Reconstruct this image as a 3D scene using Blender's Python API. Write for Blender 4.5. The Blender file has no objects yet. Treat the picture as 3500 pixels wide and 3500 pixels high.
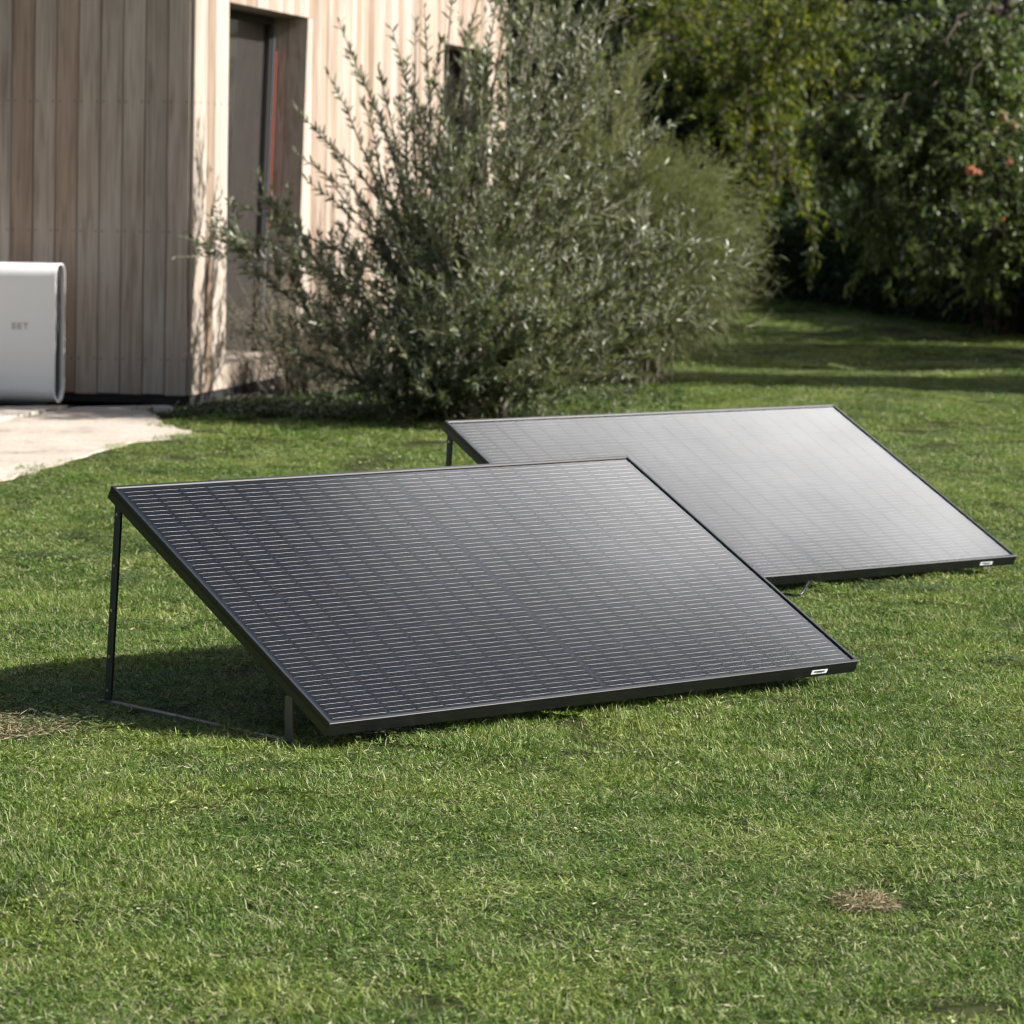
import bpy, bmesh, math, random
import numpy as np
from mathutils import Matrix, Vector

rng = np.random.default_rng(7)
random.seed(7)
R = math.radians
scene = bpy.context.scene
COL = scene.collection

# ------------------------------------------------------------------ camera
CAM_H = 1.34
FPX, YH, ROLL = 11539.0, 604.5, R(0.7016)          # focal length / horizon row in 3500 px, roll
cam_d = bpy.data.cameras.new('camera')
cam = bpy.data.objects.new('camera', cam_d)
COL.objects.link(cam)
cam_d.sensor_width = 36.0
cam_d.lens = 36.0 * FPX / 3500.0
cam_d.shift_y = -(1750.0 - YH) / 3500.0
cam_d.clip_start, cam_d.clip_end = 0.1, 2000.0
cam.location = (0, 0, CAM_H)
cam.rotation_euler = (R(90), -ROLL, 0)
cam_d.dof.use_dof = True
cam_d.dof.focus_distance = 7.75
cam_d.dof.aperture_fstop = 9.0
scene.camera = cam

# ------------------------------------------------------------------ light
SUN_AZ, SUN_EL = R(97.5), R(33.0)
world = bpy.data.worlds.new('World')
scene.world = world
world.use_nodes = True
wn = world.node_tree
wn.nodes.clear()
sky = wn.nodes.new('ShaderNodeTexSky')
sky.sky_type = 'NISHITA'
sky.sun_disc = False
sky.sun_elevation, sky.sun_rotation = SUN_EL, SUN_AZ
sky.air_density, sky.dust_density, sky.ozone_density = 1.0, 3.0, 1.0
bg = wn.nodes.new('ShaderNodeBackground')
bg.inputs['Strength'].default_value = 0.05
wo = wn.nodes.new('ShaderNodeOutputWorld')


def wmath(op, a, b):
    n = wn.nodes.new('ShaderNodeMath')
    n.operation = op
    for i, v in enumerate((a, b)):
        if isinstance(v, (int, float)):
            n.inputs[i].default_value = v
        else:
            wn.links.new(v, n.inputs[i])
    return n.outputs[0]


# sparse unseen clouds on a level layer, added over-bright where the panels mirror them
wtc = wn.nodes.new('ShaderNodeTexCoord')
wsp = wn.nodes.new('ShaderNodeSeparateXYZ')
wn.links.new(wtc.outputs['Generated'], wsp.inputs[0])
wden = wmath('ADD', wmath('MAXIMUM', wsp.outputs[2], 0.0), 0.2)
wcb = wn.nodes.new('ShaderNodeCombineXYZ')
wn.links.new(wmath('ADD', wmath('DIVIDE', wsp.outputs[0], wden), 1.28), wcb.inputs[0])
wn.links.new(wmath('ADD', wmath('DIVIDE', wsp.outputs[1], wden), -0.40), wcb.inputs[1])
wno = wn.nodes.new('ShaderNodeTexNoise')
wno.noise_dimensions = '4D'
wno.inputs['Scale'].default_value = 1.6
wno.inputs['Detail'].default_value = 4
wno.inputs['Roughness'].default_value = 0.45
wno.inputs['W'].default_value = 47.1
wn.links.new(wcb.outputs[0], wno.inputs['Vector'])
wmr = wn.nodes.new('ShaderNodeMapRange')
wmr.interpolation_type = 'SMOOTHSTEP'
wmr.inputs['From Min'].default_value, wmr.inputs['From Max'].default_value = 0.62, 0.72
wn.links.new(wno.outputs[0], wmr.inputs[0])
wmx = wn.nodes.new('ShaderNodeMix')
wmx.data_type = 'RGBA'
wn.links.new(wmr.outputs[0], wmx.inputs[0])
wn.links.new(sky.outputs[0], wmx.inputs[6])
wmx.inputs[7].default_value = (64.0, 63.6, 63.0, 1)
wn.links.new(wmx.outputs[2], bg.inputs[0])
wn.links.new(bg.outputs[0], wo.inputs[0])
sun_d = bpy.data.lights.new('sun', 'SUN')
sun_d.energy, sun_d.angle, sun_d.color = 5.0, R(0.53), (1.0, 0.965, 0.915)
sun = bpy.data.objects.new('sun', sun_d)
COL.objects.link(sun)
S = Vector((math.sin(SUN_AZ) * math.cos(SUN_EL), math.cos(SUN_AZ) * math.cos(SUN_EL), math.sin(SUN_EL)))
sun.rotation_euler = S.to_track_quat('Z', 'Y').to_euler()
sun.location = S * 60
scene.view_settings.view_transform = 'Standard'
scene.view_settings.look = 'None'
scene.view_settings.exposure = 1.0
scene.view_settings.gamma = 1.0
scene.view_settings.use_curve_mapping = False
scene.cycles.filter_width = 1.15
scene.cycles.max_bounces = 5
scene.cycles.diffuse_bounces = 3
scene.cycles.glossy_bounces = 3
scene.cycles.transparent_max_bounces = 12
scene.cycles.sample_clamp_indirect = 6.0
scene.cycles.caustics_reflective = False
scene.cycles.caustics_refractive = False
try:
    scene.cycles.use_denoising = True
    scene.cycles.denoiser = 'OPENIMAGEDENOISE'
except Exception:
    pass


# ------------------------------------------------------------------ helpers
def px_ray(px, py):
    dx, dy = px - 1750.0, py - YH
    c, s = math.cos(ROLL), math.sin(ROLL)
    return (c * dx + s * dy) / FPX, -(-s * dx + c * dy) / FPX


def at(px, py, Y):                                  # photo pixel at depth Y -> point in the garden
    a, b = px_ray(px, py)
    return Vector((a * Y, Y, CAM_H + b * Y))


def ground(px, py, z=0.0):
    a, b = px_ray(px, py)
    Y = (z - CAM_H) / b
    return Vector((a * Y, Y, z))


def link(o, parent=None):
    COL.objects.link(o)
    if parent is not None:
        o.parent = parent
    return o


def tag(o, label=None, cat=None, group=None, kind=None):
    for k, v in (('label', label), ('category', cat), ('group', group), ('kind', kind)):
        if v:
            o[k] = v
    return o


def empty(name, loc=(0, 0, 0), rot=(0, 0, 0)):
    o = bpy.data.objects.new(name, None)
    o.empty_display_size = 0.1
    o.location, o.rotation_euler = loc, rot
    return link(o)


def np_mesh(name, verts, faces, mats=(), smooth=False, fmat=None):
    """verts Nx3, faces: list of int arrays (k x 3 or k x 4)"""
    me = bpy.data.meshes.new(name)
    verts = np.asarray(verts, dtype=np.float32)
    faces = [np.asarray(f, dtype=np.int32) for f in faces if len(f)]
    me.vertices.add(len(verts))
    me.vertices.foreach_set('co', verts.ravel())
    loops = np.concatenate([f.ravel() for f in faces])
    tot = np.concatenate([np.full(len(f), f.shape[1], dtype=np.int32) for f in faces])
    start = np.concatenate([[0], np.cumsum(tot)[:-1]]).astype(np.int32)
    me.loops.add(len(loops))
    me.loops.foreach_set('vertex_index', loops)
    me.polygons.add(len(tot))
    me.polygons.foreach_set('loop_start', start)
    me.polygons.foreach_set('loop_total', tot)
    for m in mats:
        me.materials.append(m)
    if fmat is not None:
        me.polygons.foreach_set('material_index', np.asarray(fmat, dtype=np.int32))
    me.polygons.foreach_set('use_smooth', np.full(len(tot), smooth, dtype=bool))
    me.update(calc_edges=True)
    me.validate()
    return me


def np_obj(name, verts, faces, mat, parent=None, smooth=False):
    return link(bpy.data.objects.new(name, np_mesh(name, verts, faces, [mat], smooth)), parent)


def bm_obj(name, bm, mat, parent=None, smooth=False):
    me = bpy.data.meshes.new(name)
    bmesh.ops.recalc_face_normals(bm, faces=bm.faces[:])
    bm.to_mesh(me)
    bm.free()
    me.materials.append(mat)
    if smooth:
        me.polygons.foreach_set('use_smooth', [True] * len(me.polygons))
    return link(bpy.data.objects.new(name, me), parent)


def hexa(bm, c8):
    """c8: 8 corners, bottom ring 0-3 then top ring 4-7"""
    v = [bm.verts.new(c) for c in c8]
    for f in ((3, 2, 1, 0), (4, 5, 6, 7), (0, 1, 5, 4), (1, 2, 6, 5), (2, 3, 7, 6), (3, 0, 4, 7)):
        bm.faces.new([v[i] for i in f])
    return v


def box(bm, x0, x1, y0, y1, z0, z1):
    return hexa(bm, [(x0, y0, z0), (x1, y0, z0), (x1, y1, z0), (x0, y1, z0), (x0, y0, z1), (x1, y0, z1), (x1, y1, z1), (x0, y1, z1)])


def prism(bm, poly, z0, z1):
    b = [bm.verts.new((p[0], p[1], z0)) for p in poly]
    t = [bm.verts.new((p[0], p[1], z1)) for p in poly]
    bm.faces.new(list(reversed(b)))
    bm.faces.new(t)
    n = len(poly)
    for i in range(n):
        bm.faces.new((b[i], b[(i + 1) % n], t[(i + 1) % n], t[i]))


def tube_np(paths, radii, k=4):
    """paths (n,m,3), radii (n,m) -> verts, faces"""
    n, m, _ = paths.shape
    T = np.gradient(paths, axis=1)
    T /= np.linalg.norm(T, axis=2, keepdims=True) + 1e-9
    ref = np.zeros_like(T)
    ref[..., 0] = 1
    par = np.abs(T[..., 0]) > 0.9
    ref[par] = (0, 1, 0)
    U = np.cross(T, ref)
    U /= np.linalg.norm(U, axis=2, keepdims=True) + 1e-9
    V = np.cross(T, U)
    a = np.arange(k) * 2 * np.pi / k
    ring = U[:, :, None, :] * np.cos(a)[None, None, :, None] + V[:, :, None, :] * np.sin(a)[None, None, :, None]
    P = paths[:, :, None, :] + ring * radii[:, :, None, None]
    verts = P.reshape(-1, 3)
    i = np.arange(n)[:, None, None] * m * k
    j = np.arange(m - 1)[None, :, None] * k
    q = np.arange(k)[None, None, :]
    q2 = (q + 1) % k
    f = np.stack([i + j + q, i + j + q2, i + j + k + q2, i + j + k + q], -1).reshape(-1, 4)
    return verts, f


# ------------------------------------------------------------------ materials
def new_mat(name):
    m = bpy.data.materials.new(name)
    m.use_nodes = True
    nt = m.node_tree
    nt.nodes.clear()
    out = nt.nodes.new('ShaderNodeOutputMaterial')
    return m, nt, out


def N(nt, typ, **kw):
    n = nt.nodes.new(typ)
    for k, v in kw.items():
        if k.startswith('i_'):
            n.inputs[k[2:].replace('_', ' ')].default_value = v
        else:
            setattr(n, k, v)
    return n


def ramp(nt, stops, interp='LINEAR'):
    r = nt.nodes.new('ShaderNodeValToRGB')
    r.color_ramp.interpolation = interp
    e = r.color_ramp.elements
    while len(e) < len(stops):
        e.new(0.5)
    for el, (p, c) in zip(e, stops):
        el.position = p
        el.color = (*c, 1) if len(c) == 3 else c
    return r


def mixc(nt, fac, a, b, mode='MIX'):
    m = nt.nodes.new('ShaderNodeMix')
    m.data_type = 'RGBA'
    m.blend_type = mode
    for sock, v in ((m.inputs[0], fac), (m.inputs[6], a), (m.inputs[7], b)):
        if hasattr(v, 'is_linked') or hasattr(v, 'links'):
            nt.links.new(v, sock)
        else:
            sock.default_value = v if not isinstance(v, tuple) else (*v, 1)
    return m.outputs[2]


def plain(name, col, rough=0.5, metal=0.0, spec=0.5, noise=0.0, nscale=40.0, bump=0.0):
    m, nt, out = new_mat(name)
    b = N(nt, 'ShaderNodeBsdfPrincipled')
    b.inputs['Roughness'].default_value = rough
    b.inputs['Metallic'].default_value = metal
    b.inputs['Specular IOR Level'].default_value = spec
    if noise or bump:
        g = N(nt, 'ShaderNodeNewGeometry')
        t = N(nt, 'ShaderNodeTexNoise')
        t.inputs['Scale'].default_value = nscale
        t.inputs['Detail'].default_value = 5
        nt.links.new(g.outputs['Position'], t.inputs['Vector'])
        c = mixc(nt, t.outputs[0], tuple(x * (1 - noise) for x in col), tuple(min(1, x * (1 + noise)) for x in col))
        nt.links.new(c, b.inputs['Base Color'])
        if bump:
            bp = N(nt, 'ShaderNodeBump')
            bp.inputs['Strength'].default_value = bump
            bp.inputs['Distance'].default_value = 0.01
            nt.links.new(t.outputs[0], bp.inputs['Height'])
            nt.links.new(bp.outputs[0], b.inputs['Normal'])
    else:
        b.inputs['Base Color'].default_value = (*col, 1)
    nt.links.new(b.outputs[0], out.inputs[0])
    return m


def leafy(name, stops, trans=0.35, rough=0.4, spec=0.5, big=0.35, back=None, bigscale=1.2):
    """leaf material: colour per leaf, slow patches, light shining through"""
    m, nt, out = new_mat(name)
    g = N(nt, 'ShaderNodeNewGeometry')
    rp = ramp(nt, stops)
    nt.links.new(g.outputs['Random Per Island'], rp.inputs[0])
    t = N(nt, 'ShaderNodeTexNoise')
    t.inputs['Scale'].default_value = bigscale
    t.inputs['Detail'].default_value = 3
    nt.links.new(g.outputs['Position'], t.inputs['Vector'])
    mr = N(nt, 'ShaderNodeMapRange')
    mr.inputs['From Min'].default_value, mr.inputs['From Max'].default_value = 0.3, 0.7
    mr.inputs['To Min'].default_value, mr.inputs['To Max'].default_value = 1 - big, 1 + big
    nt.links.new(t.outputs[0], mr.inputs[0])
    vm = N(nt, 'ShaderNodeVectorMath', operation='SCALE')
    nt.links.new(rp.outputs[0], vm.inputs[0])
    nt.links.new(mr.outputs[0], vm.inputs['Scale'])
    col = vm.outputs[0]
    front = col
    if back is not None:
        col = mixc(nt, g.outputs['Backfacing'], col, back)
    b = N(nt, 'ShaderNodeBsdfPrincipled')
    b.inputs['Roughness'].default_value = rough
    b.inputs['Specular IOR Level'].default_value = spec
    nt.links.new(col, b.inputs['Base Color'])
    tr = N(nt, 'ShaderNodeBsdfTranslucent')
    sat = mixc(nt, 1.0, front, (1.25, 1.35, 0.55), 'MULTIPLY')
    nt.links.new(sat, tr.inputs[0])
    mx = N(nt, 'ShaderNodeMixShader')
    mx.inputs[0].default_value = trans
    nt.links.new(b.outputs[0], mx.inputs[1])
    nt.links.new(tr.outputs[0], mx.inputs[2])
    nt.links.new(mx.outputs[0], out.inputs[0])
    return m


def wood_mat(name, tone, dark):
    m, nt, out = new_mat(name)
    g = N(nt, 'ShaderNodeNewGeometry')
    oi = N(nt, 'ShaderNodeObjectInfo')
    # grain runs up the boards; each board has its own offset
    off = N(nt, 'ShaderNodeVectorMath', operation='SCALE')
    cmb = N(nt, 'ShaderNodeCombineXYZ')
    for i in range(3):
        nt.links.new(oi.outputs['Random'], cmb.inputs[i])
    nt.links.new(cmb.outputs[0], off.inputs[0])
    off.inputs['Scale'].default_value = 37.0
    add = N(nt, 'ShaderNodeVectorMath', operation='ADD')
    nt.links.new(g.outputs['Position'], add.inputs[0])
    nt.links.new(off.outputs[0], add.inputs[1])
    mp = N(nt, 'ShaderNodeMapping')
    mp.inputs['Scale'].default_value = (22, 22, 0.9)
    nt.links.new(add.outputs[0], mp.inputs[0])
    gr = N(nt, 'ShaderNodeTexNoise')
    gr.inputs['Scale'].default_value = 2.2
    gr.inputs['Detail'].default_value = 7
    gr.inputs['Distortion'].default_value = 0.9
    nt.links.new(mp.outputs[0], gr.inputs['Vector'])
    mp2 = N(nt, 'ShaderNodeMapping')
    mp2.inputs['Scale'].default_value = (3.0, 3.0, 0.9)
    nt.links.new(add.outputs[0], mp2.inputs[0])
    st = N(nt, 'ShaderNodeTexNoise')
    st.inputs['Scale'].default_value = 1.3
    st.inputs['Detail'].default_value = 4
    nt.links.new(mp2.outputs[0], st.inputs['Vector'])
    r1 = ramp(nt, [(0.28, dark), (0.5, tone), (0.75, tuple(min(1, c * 1.22) for c in tone))])
    nt.links.new(gr.outputs[0], r1.inputs[0])
    # weathered grey and reddish boards
    r2 = ramp(nt, [(0.0, (0.66, 0.56, 0.48)), (0.25, (0.96, 0.83, 0.74)), (0.5, (0.90, 0.90, 0.89)), (0.75, (1.08, 1.05, 1.02)), (1.0, (0.80, 0.74, 0.70))])
    nt.links.new(oi.outputs['Random'], r2.inputs[0])
    c = mixc(nt, 1.0, r1.outputs[0], r2.outputs[0], 'MULTIPLY')
    r3 = ramp(nt, [(0.3, (0.78, 0.74, 0.70)), (0.55, (1, 1, 1)), (0.8, (1.08, 1.05, 1.02))])
    nt.links.new(st.outputs[0], r3.inputs[0])
    c = mixc(nt, 1.0, c, r3.outputs[0], 'MULTIPLY')
    b = N(nt, 'ShaderNodeBsdfPrincipled')
    b.inputs['Roughness'].default_value = 0.72
    b.inputs['Specular IOR Level'].default_value = 0.25
    nt.links.new(c, b.inputs['Base Color'])
    bp = N(nt, 'ShaderNodeBump')
    bp.inputs['Strength'].default_value = 0.35
    bp.inputs['Distance'].default_value = 0.003
    nt.links.new(gr.outputs[0], bp.inputs['Height'])
    nt.links.new(bp.outputs[0], b.inputs['Normal'])
    nt.links.new(b.outputs[0], out.inputs[0])
    return m


M = {}
M['frame'] = plain('black_anodised', (0.006, 0.0065, 0.0075), 0.30, 0.0, 0.6, 0.15, 60)
M['alu'] = plain('aluminium_bar', (0.16, 0.15, 0.13), 0.45, 0.7, 0.5, 0.25, 25)
M['leg'] = plain('dark_steel', (0.03, 0.031, 0.034), 0.42, 0.4, 0.5, 0.2, 30)
M['hole_light'] = plain('hole_light_metal', (0.65, 0.6, 0.5), 0.3, 0.9)  # pale tone painting the light that shows through the leg holes
M['wire'] = plain('busbar_metal', (0.27, 0.265, 0.26), 0.60, 1.0, 0.5)
M['backsheet'] = plain('backsheet', (0.005, 0.008, 0.012), 0.5, 0.0, 0.2)
M['sticker'] = plain('sticker_paper', (0.72, 0.78, 0.8), 0.5)
M['ink'] = plain('black_ink', (0.02, 0.02, 0.022), 0.6)
M['wood'] = wood_mat('larch_boards', (0.43, 0.380, 0.332), (0.29, 0.238, 0.196))
M['plinth'] = plain('dark_plinth', (0.012, 0.012, 0.012), 0.8)
M['core'] = plain('wall_core', (0.05, 0.045, 0.04), 0.9)
M['box_white'] = plain('white_powder_coat', (0.9, 0.885, 0.865), 0.42, 0.0, 0.4)
M['box_dark'] = plain('dark_plastic', (0.035, 0.037, 0.04), 0.5)
M['logo'] = plain('grey_print', (0.40, 0.365, 0.33), 0.6)
M['red'] = plain('red_seal', (0.22, 0.055, 0.032), 0.5)
M['steel'] = plain('steel_frame', (0.22, 0.24, 0.27), 0.35, 0.6)
M['door_frame'] = plain('dark_door_frame', (0.03, 0.027, 0.025), 0.5)
M['curtain'] = plain('grey_blind', (0.19, 0.178, 0.165), 0.8, 0, 0.2, 0.08, 6)
M['bark'] = plain('grey_bark', (0.19, 0.165, 0.13), 0.85, 0, 0.2, 0.4, 30, 0.5)
M['twig'] = plain('pale_twig', (0.26, 0.235, 0.17), 0.6, 0, 0.4, 0.3, 12)
M['dark_bark'] = plain('dark_bark', (0.07, 0.055, 0.045), 0.9, 0, 0.2, 0.4, 30, 0.5)
M['pipe'] = plain('grey_pipe', (0.30, 0.295, 0.28), 0.6)
M['cable'] = plain('black_cable', (0.012, 0.012, 0.012), 0.35)
M['rose'] = leafy('rose_petals', [(0, (0.55, 0.22, 0.15)), (1, (0.65, 0.34, 0.26))], 0.3, 0.6, 0.2, 0.1)
M['cream'] = leafy('cream_blossom', [(0, (0.28, 0.21, 0.12)), (1, (0.40, 0.31, 0.20))], 0.3, 0.7, 0.2, 0.1)


def cell_mat():
    m, nt, out = new_mat('silicon_cell')
    g = N(nt, 'ShaderNodeNewGeometry')
    oi = N(nt, 'ShaderNodeObjectInfo')
    r = ramp(nt, [(0, (0.0040, 0.0040, 0.0050)), (0.5, (0.0050, 0.0050, 0.0062)), (1, (0.0060, 0.0060, 0.0076))])
    nt.links.new(oi.outputs['Random'], r.inputs[0])
    b = N(nt, 'ShaderNodeBsdfPrincipled')
    b.inputs['Roughness'].default_value = 0.4
    b.inputs['Specular IOR Level'].default_value = 0.05
    nt.links.new(r.outputs[0], b.inputs['Base Color'])
    nt.links.new(b.outputs[0], out.inputs[0])
    return m


def schlick(nt, f0):
    """reflectance of a thin pane, the same from both sides"""
    lw = N(nt, 'ShaderNodeLayerWeight')
    lw.inputs['Blend'].default_value = 0.5
    pw = N(nt, 'ShaderNodeMath', operation='POWER')
    nt.links.new(lw.outputs['Facing'], pw.inputs[0])
    pw.inputs[1].default_value = 5.0
    ma = N(nt, 'ShaderNodeMath', operation='MULTIPLY_ADD')
    nt.links.new(pw.outputs[0], ma.inputs[0])
    ma.inputs[1].default_value, ma.inputs[2].default_value = 1 - f0, f0
    return ma.outputs[0]


def glass_mat():
    """solar glass: a thin clear pane with a soft reflection"""
    m, nt, out = new_mat('solar_glass')
    tr = N(nt, 'ShaderNodeBsdfTransparent')
    gl = N(nt, 'ShaderNodeBsdfGlossy')
    gl.inputs['Roughness'].default_value = 0.10
    # faint dust and water marks vary the reflection a little
    g = N(nt, 'ShaderNodeNewGeometry')
    t = N(nt, 'ShaderNodeTexNoise')
    t.inputs['Scale'].default_value = 5.0
    t.inputs['Detail'].default_value = 6
    nt.links.new(g.outputs['Position'], t.inputs['Vector'])
    mr = N(nt, 'ShaderNodeMapRange')
    mr.inputs['From Min'].default_value, mr.inputs['From Max'].default_value = 0.3, 0.7
    mr.inputs['To Min'].default_value, mr.inputs['To Max'].default_value = 0.92, 1.06
    nt.links.new(t.outputs[0], mr.inputs[0])
    mu = N(nt, 'ShaderNodeMath', operation='MULTIPLY')
    nt.links.new(schlick(nt, 0.075), mu.inputs[0])
    nt.links.new(mr.outputs[0], mu.inputs[1])
    fac = mu.outputs[0]
    mx = N(nt, 'ShaderNodeMixShader')
    nt.links.new(fac, mx.inputs[0])
    nt.links.new(tr.outputs[0], mx.inputs[1])
    nt.links.new(gl.outputs[0], mx.inputs[2])
    nt.links.new(mx.outputs[0], out.inputs[0])
    return m


def window_glass():
    m, nt, out = new_mat('window_glass')
    tr = N(nt, 'ShaderNodeBsdfTransparent')
    tr.inputs[0].default_value = (0.74, 0.74, 0.74, 1)
    gl = N(nt, 'ShaderNodeBsdfGlossy')
    gl.inputs['Roughness'].default_value = 0.03
    fac = schlick(nt, 0.05)
    mx = N(nt, 'ShaderNodeMixShader')
    nt.links.new(fac, mx.inputs[0])
    nt.links.new(tr.outputs[0], mx.inputs[1])
    nt.links.new(gl.outputs[0], mx.inputs[2])
    nt.links.new(mx.outputs[0], out.inputs[0])
    return m


M['cell'] = cell_mat()
M['glass'] = glass_mat()
M['window_glass'] = window_glass()


def ground_mat():
    m, nt, out = new_mat('lawn_soil')
    g = N(nt, 'ShaderNodeNewGeometry')
    t = N(nt, 'ShaderNodeTexNoise')
    t.inputs['Scale'].default_value = 14
    t.inputs['Detail'].default_value = 8
    nt.links.new(g.outputs['Position'], t.inputs['Vector'])
    r = ramp(nt, [(0.3, (0.020, 0.025, 0.008)), (0.5, (0.036, 0.044, 0.014)), (0.72, (0.062, 0.062, 0.028))])
    nt.links.new(t.outputs[0], r.inputs[0])
    b = N(nt, 'ShaderNodeBsdfPrincipled')
    b.inputs['Roughness'].default_value = 0.95
    b.inputs['Specular IOR Level'].default_value = 0.1
    nt.links.new(r.outputs[0], b.inputs['Base Color'])
    bp = N(nt, 'ShaderNodeBump')
    bp.inputs['Strength'].default_value = 0.6
    bp.inputs['Distance'].default_value = 0.02
    nt.links.new(t.outputs[0], bp.inputs['Height'])
    nt.links.new(bp.outputs[0], b.inputs['Normal'])
    nt.links.new(b.outputs[0], out.inputs[0])
    return m


def grass_mat():
    m, nt, out = new_mat('grass_blades')
    g = N(nt, 'ShaderNodeNewGeometry')
    at_ = N(nt, 'ShaderNodeAttribute', attribute_name='blade')      # r: hue, g: straw, b: along the blade
    sep = N(nt, 'ShaderNodeSeparateColor')
    nt.links.new(at_.outputs['Color'], sep.inputs[0])
    rp = ramp(nt, [(0.0, (0.036, 0.078, 0.011)), (0.35, (0.082, 0.148, 0.022)), (0.7, (0.152, 0.235, 0.042)), (1.0, (0.28, 0.35, 0.11))])
    nt.links.new(sep.outputs[0], rp.inputs[0])
    # slow patches: lush / yellowish / dry
    t = N(nt, 'ShaderNodeTexNoise')
    t.inputs['Scale'].default_value = 1.7
    t.inputs['Detail'].default_value = 4
    nt.links.new(g.outputs['Position'], t.inputs['Vector'])
    t2 = N(nt, 'ShaderNodeTexNoise')
    t2.inputs['Scale'].default_value = 6.5
    t2.inputs['Detail'].default_value = 3
    nt.links.new(g.outputs['Position'], t2.inputs['Vector'])
    r2 = ramp(nt, [(0.32, (0.60, 0.74, 0.55)), (0.5, (1, 1, 1)), (0.66, (1.42, 1.25, 1.25))])
    nt.links.new(t.outputs[0], r2.inputs[0])
    c = mixc(nt, 1.0, rp.outputs[0], r2.outputs[0], 'MULTIPLY')
    # straw blades, more of them where the noise is high
    ad = N(nt, 'ShaderNodeMath', operation='MULTIPLY_ADD')
    nt.links.new(t2.outputs[0], ad.inputs[0])
    ad.inputs[1].default_value = 0.5
    nt.links.new(sep.outputs[1], ad.inputs[2])
    gt = N(nt, 'ShaderNodeMapRange')
    gt.inputs['From Min'].default_value, gt.inputs['From Max'].default_value = 1.05, 1.15
    nt.links.new(ad.outputs[0], gt.inputs[0])
    rs = ramp(nt, [(0, (0.27, 0.25, 0.13)), (1, (0.50, 0.47, 0.30))])
    nt.links.new(sep.outputs[0], rs.inputs[0])
    c = mixc(nt, gt.outputs[0], c, rs.outputs[0])
    b = N(nt, 'ShaderNodeBsdfPrincipled')
    b.inputs['Roughness'].default_value = 0.5
    b.inputs['Specular IOR Level'].default_value = 0.3
    nt.links.new(c, b.inputs['Base Color'])
    tr = N(nt, 'ShaderNodeBsdfTranslucent')
    c2 = mixc(nt, 1.0, c, (1.2, 1.25, 0.6), 'MULTIPLY')
    nt.links.new(c2, tr.inputs[0])
    mx = N(nt, 'ShaderNodeMixShader')
    mx.inputs[0].default_value = 0.27
    nt.links.new(b.outputs[0], mx.inputs[1])
    nt.links.new(tr.outputs[0], mx.inputs[2])
    nt.links.new(mx.outputs[0], out.inputs[0])
    return m


def stone_mat():
    m, nt, out = new_mat('patio_stone')
    g = N(nt, 'ShaderNodeNewGeometry')
    t = N(nt, 'ShaderNodeTexNoise')
    t.inputs['Scale'].default_value = 2.4
    t.inputs['Detail'].default_value = 9
    t.inputs['Roughness'].default_value = 0.65
    nt.links.new(g.outputs['Position'], t.inputs['Vector'])
    r = ramp(nt, [(0.28, (0.30, 0.25, 0.20)), (0.45, (0.50, 0.44, 0.37)), (0.75, (0.60, 0.545, 0.475))])
    nt.links.new(t.outputs[0], r.inputs[0])
    t2 = N(nt, 'ShaderNodeTexNoise')
    t2.inputs['Scale'].default_value = 45
    t2.inputs['Detail'].default_value = 6
    nt.links.new(g.outputs['Position'], t2.inputs['Vector'])
    r2 = ramp(nt, [(0.35, (0.82, 0.80, 0.78)), (0.6, (1.05, 1.05, 1.05))])
    nt.links.new(t2.outputs[0], r2.inputs[0])
    c = mixc(nt, 1.0, r.outputs[0], r2.outputs[0], 'MULTIPLY')
    b = N(nt, 'ShaderNodeBsdfPrincipled')
    b.inputs['Roughness'].default_value = 0.8
    b.inputs['Specular IOR Level'].default_value = 0.2
    nt.links.new(c, b.inputs['Base Color'])
    bp = N(nt, 'ShaderNodeBump')
    bp.inputs['Strength'].default_value = 0.5
    bp.inputs['Distance'].default_value = 0.008
    nt.links.new(t2.outputs[0], bp.inputs['Height'])
    nt.links.new(bp.outputs[0], b.inputs['Normal'])
    nt.links.new(b.outputs[0], out.inputs[0])
    return m


M['soil'] = ground_mat()
M['grass'] = grass_mat()
M['stone'] = stone_mat()
M['gravel'] = leafy('gravel_stones', [(0, (0.05, 0.045, 0.042)), (0.6, (0.12, 0.11, 0.10)), (1, (0.26, 0.24, 0.22))], 0.0, 0.8, 0.3, 0.1)
M['olive'] = leafy('olive_leaf', [(0, (0.048, 0.060, 0.030)), (0.5, (0.100, 0.118, 0.060)), (0.88, (0.165, 0.188, 0.095)), (1, (0.24, 0.27, 0.11))], 0.3, 0.38, 0.45, 0.3, back=(0.32, 0.335, 0.27), bigscale=2.0)
M['feather'] = leafy('feathery_needles', [(0, (0.110, 0.122, 0.055)), (0.6, (0.165, 0.180, 0.088)), (1, (0.24, 0.245, 0.135))], 0.3, 0.6, 0.3, 0.3)
M['lavender'] = leafy('dry_stalks', [(0, (0.085, 0.075, 0.05)), (0.5, (0.13, 0.115, 0.08)), (1, (0.24, 0.205, 0.15))], 0.2, 0.7, 0.2, 0.2)
M['willow'] = leafy('willow_leaf', [(0, (0.034, 0.052, 0.011)), (0.5, (0.080, 0.105, 0.019)), (0.85, (0.150, 0.172, 0.030)), (1, (0.30, 0.27, 0.05))], 0.5, 0.46, 0.35, 0.45, bigscale=0.8)
M['fresh'] = leafy('fresh_green_leaf', [(0, (0.050, 0.080, 0.022)), (0.5, (0.095, 0.135, 0.040)), (1, (0.17, 0.20, 0.07))], 0.35, 0.38, 0.5, 0.35)
M['evergreen'] = leafy('dark_evergreen_leaf', [(0, (0.016, 0.028, 0.011)), (0.6, (0.032, 0.050, 0.018)), (1, (0.06, 0.085, 0.03))], 0.2, 0.5, 0.3, 0.3)
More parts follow.
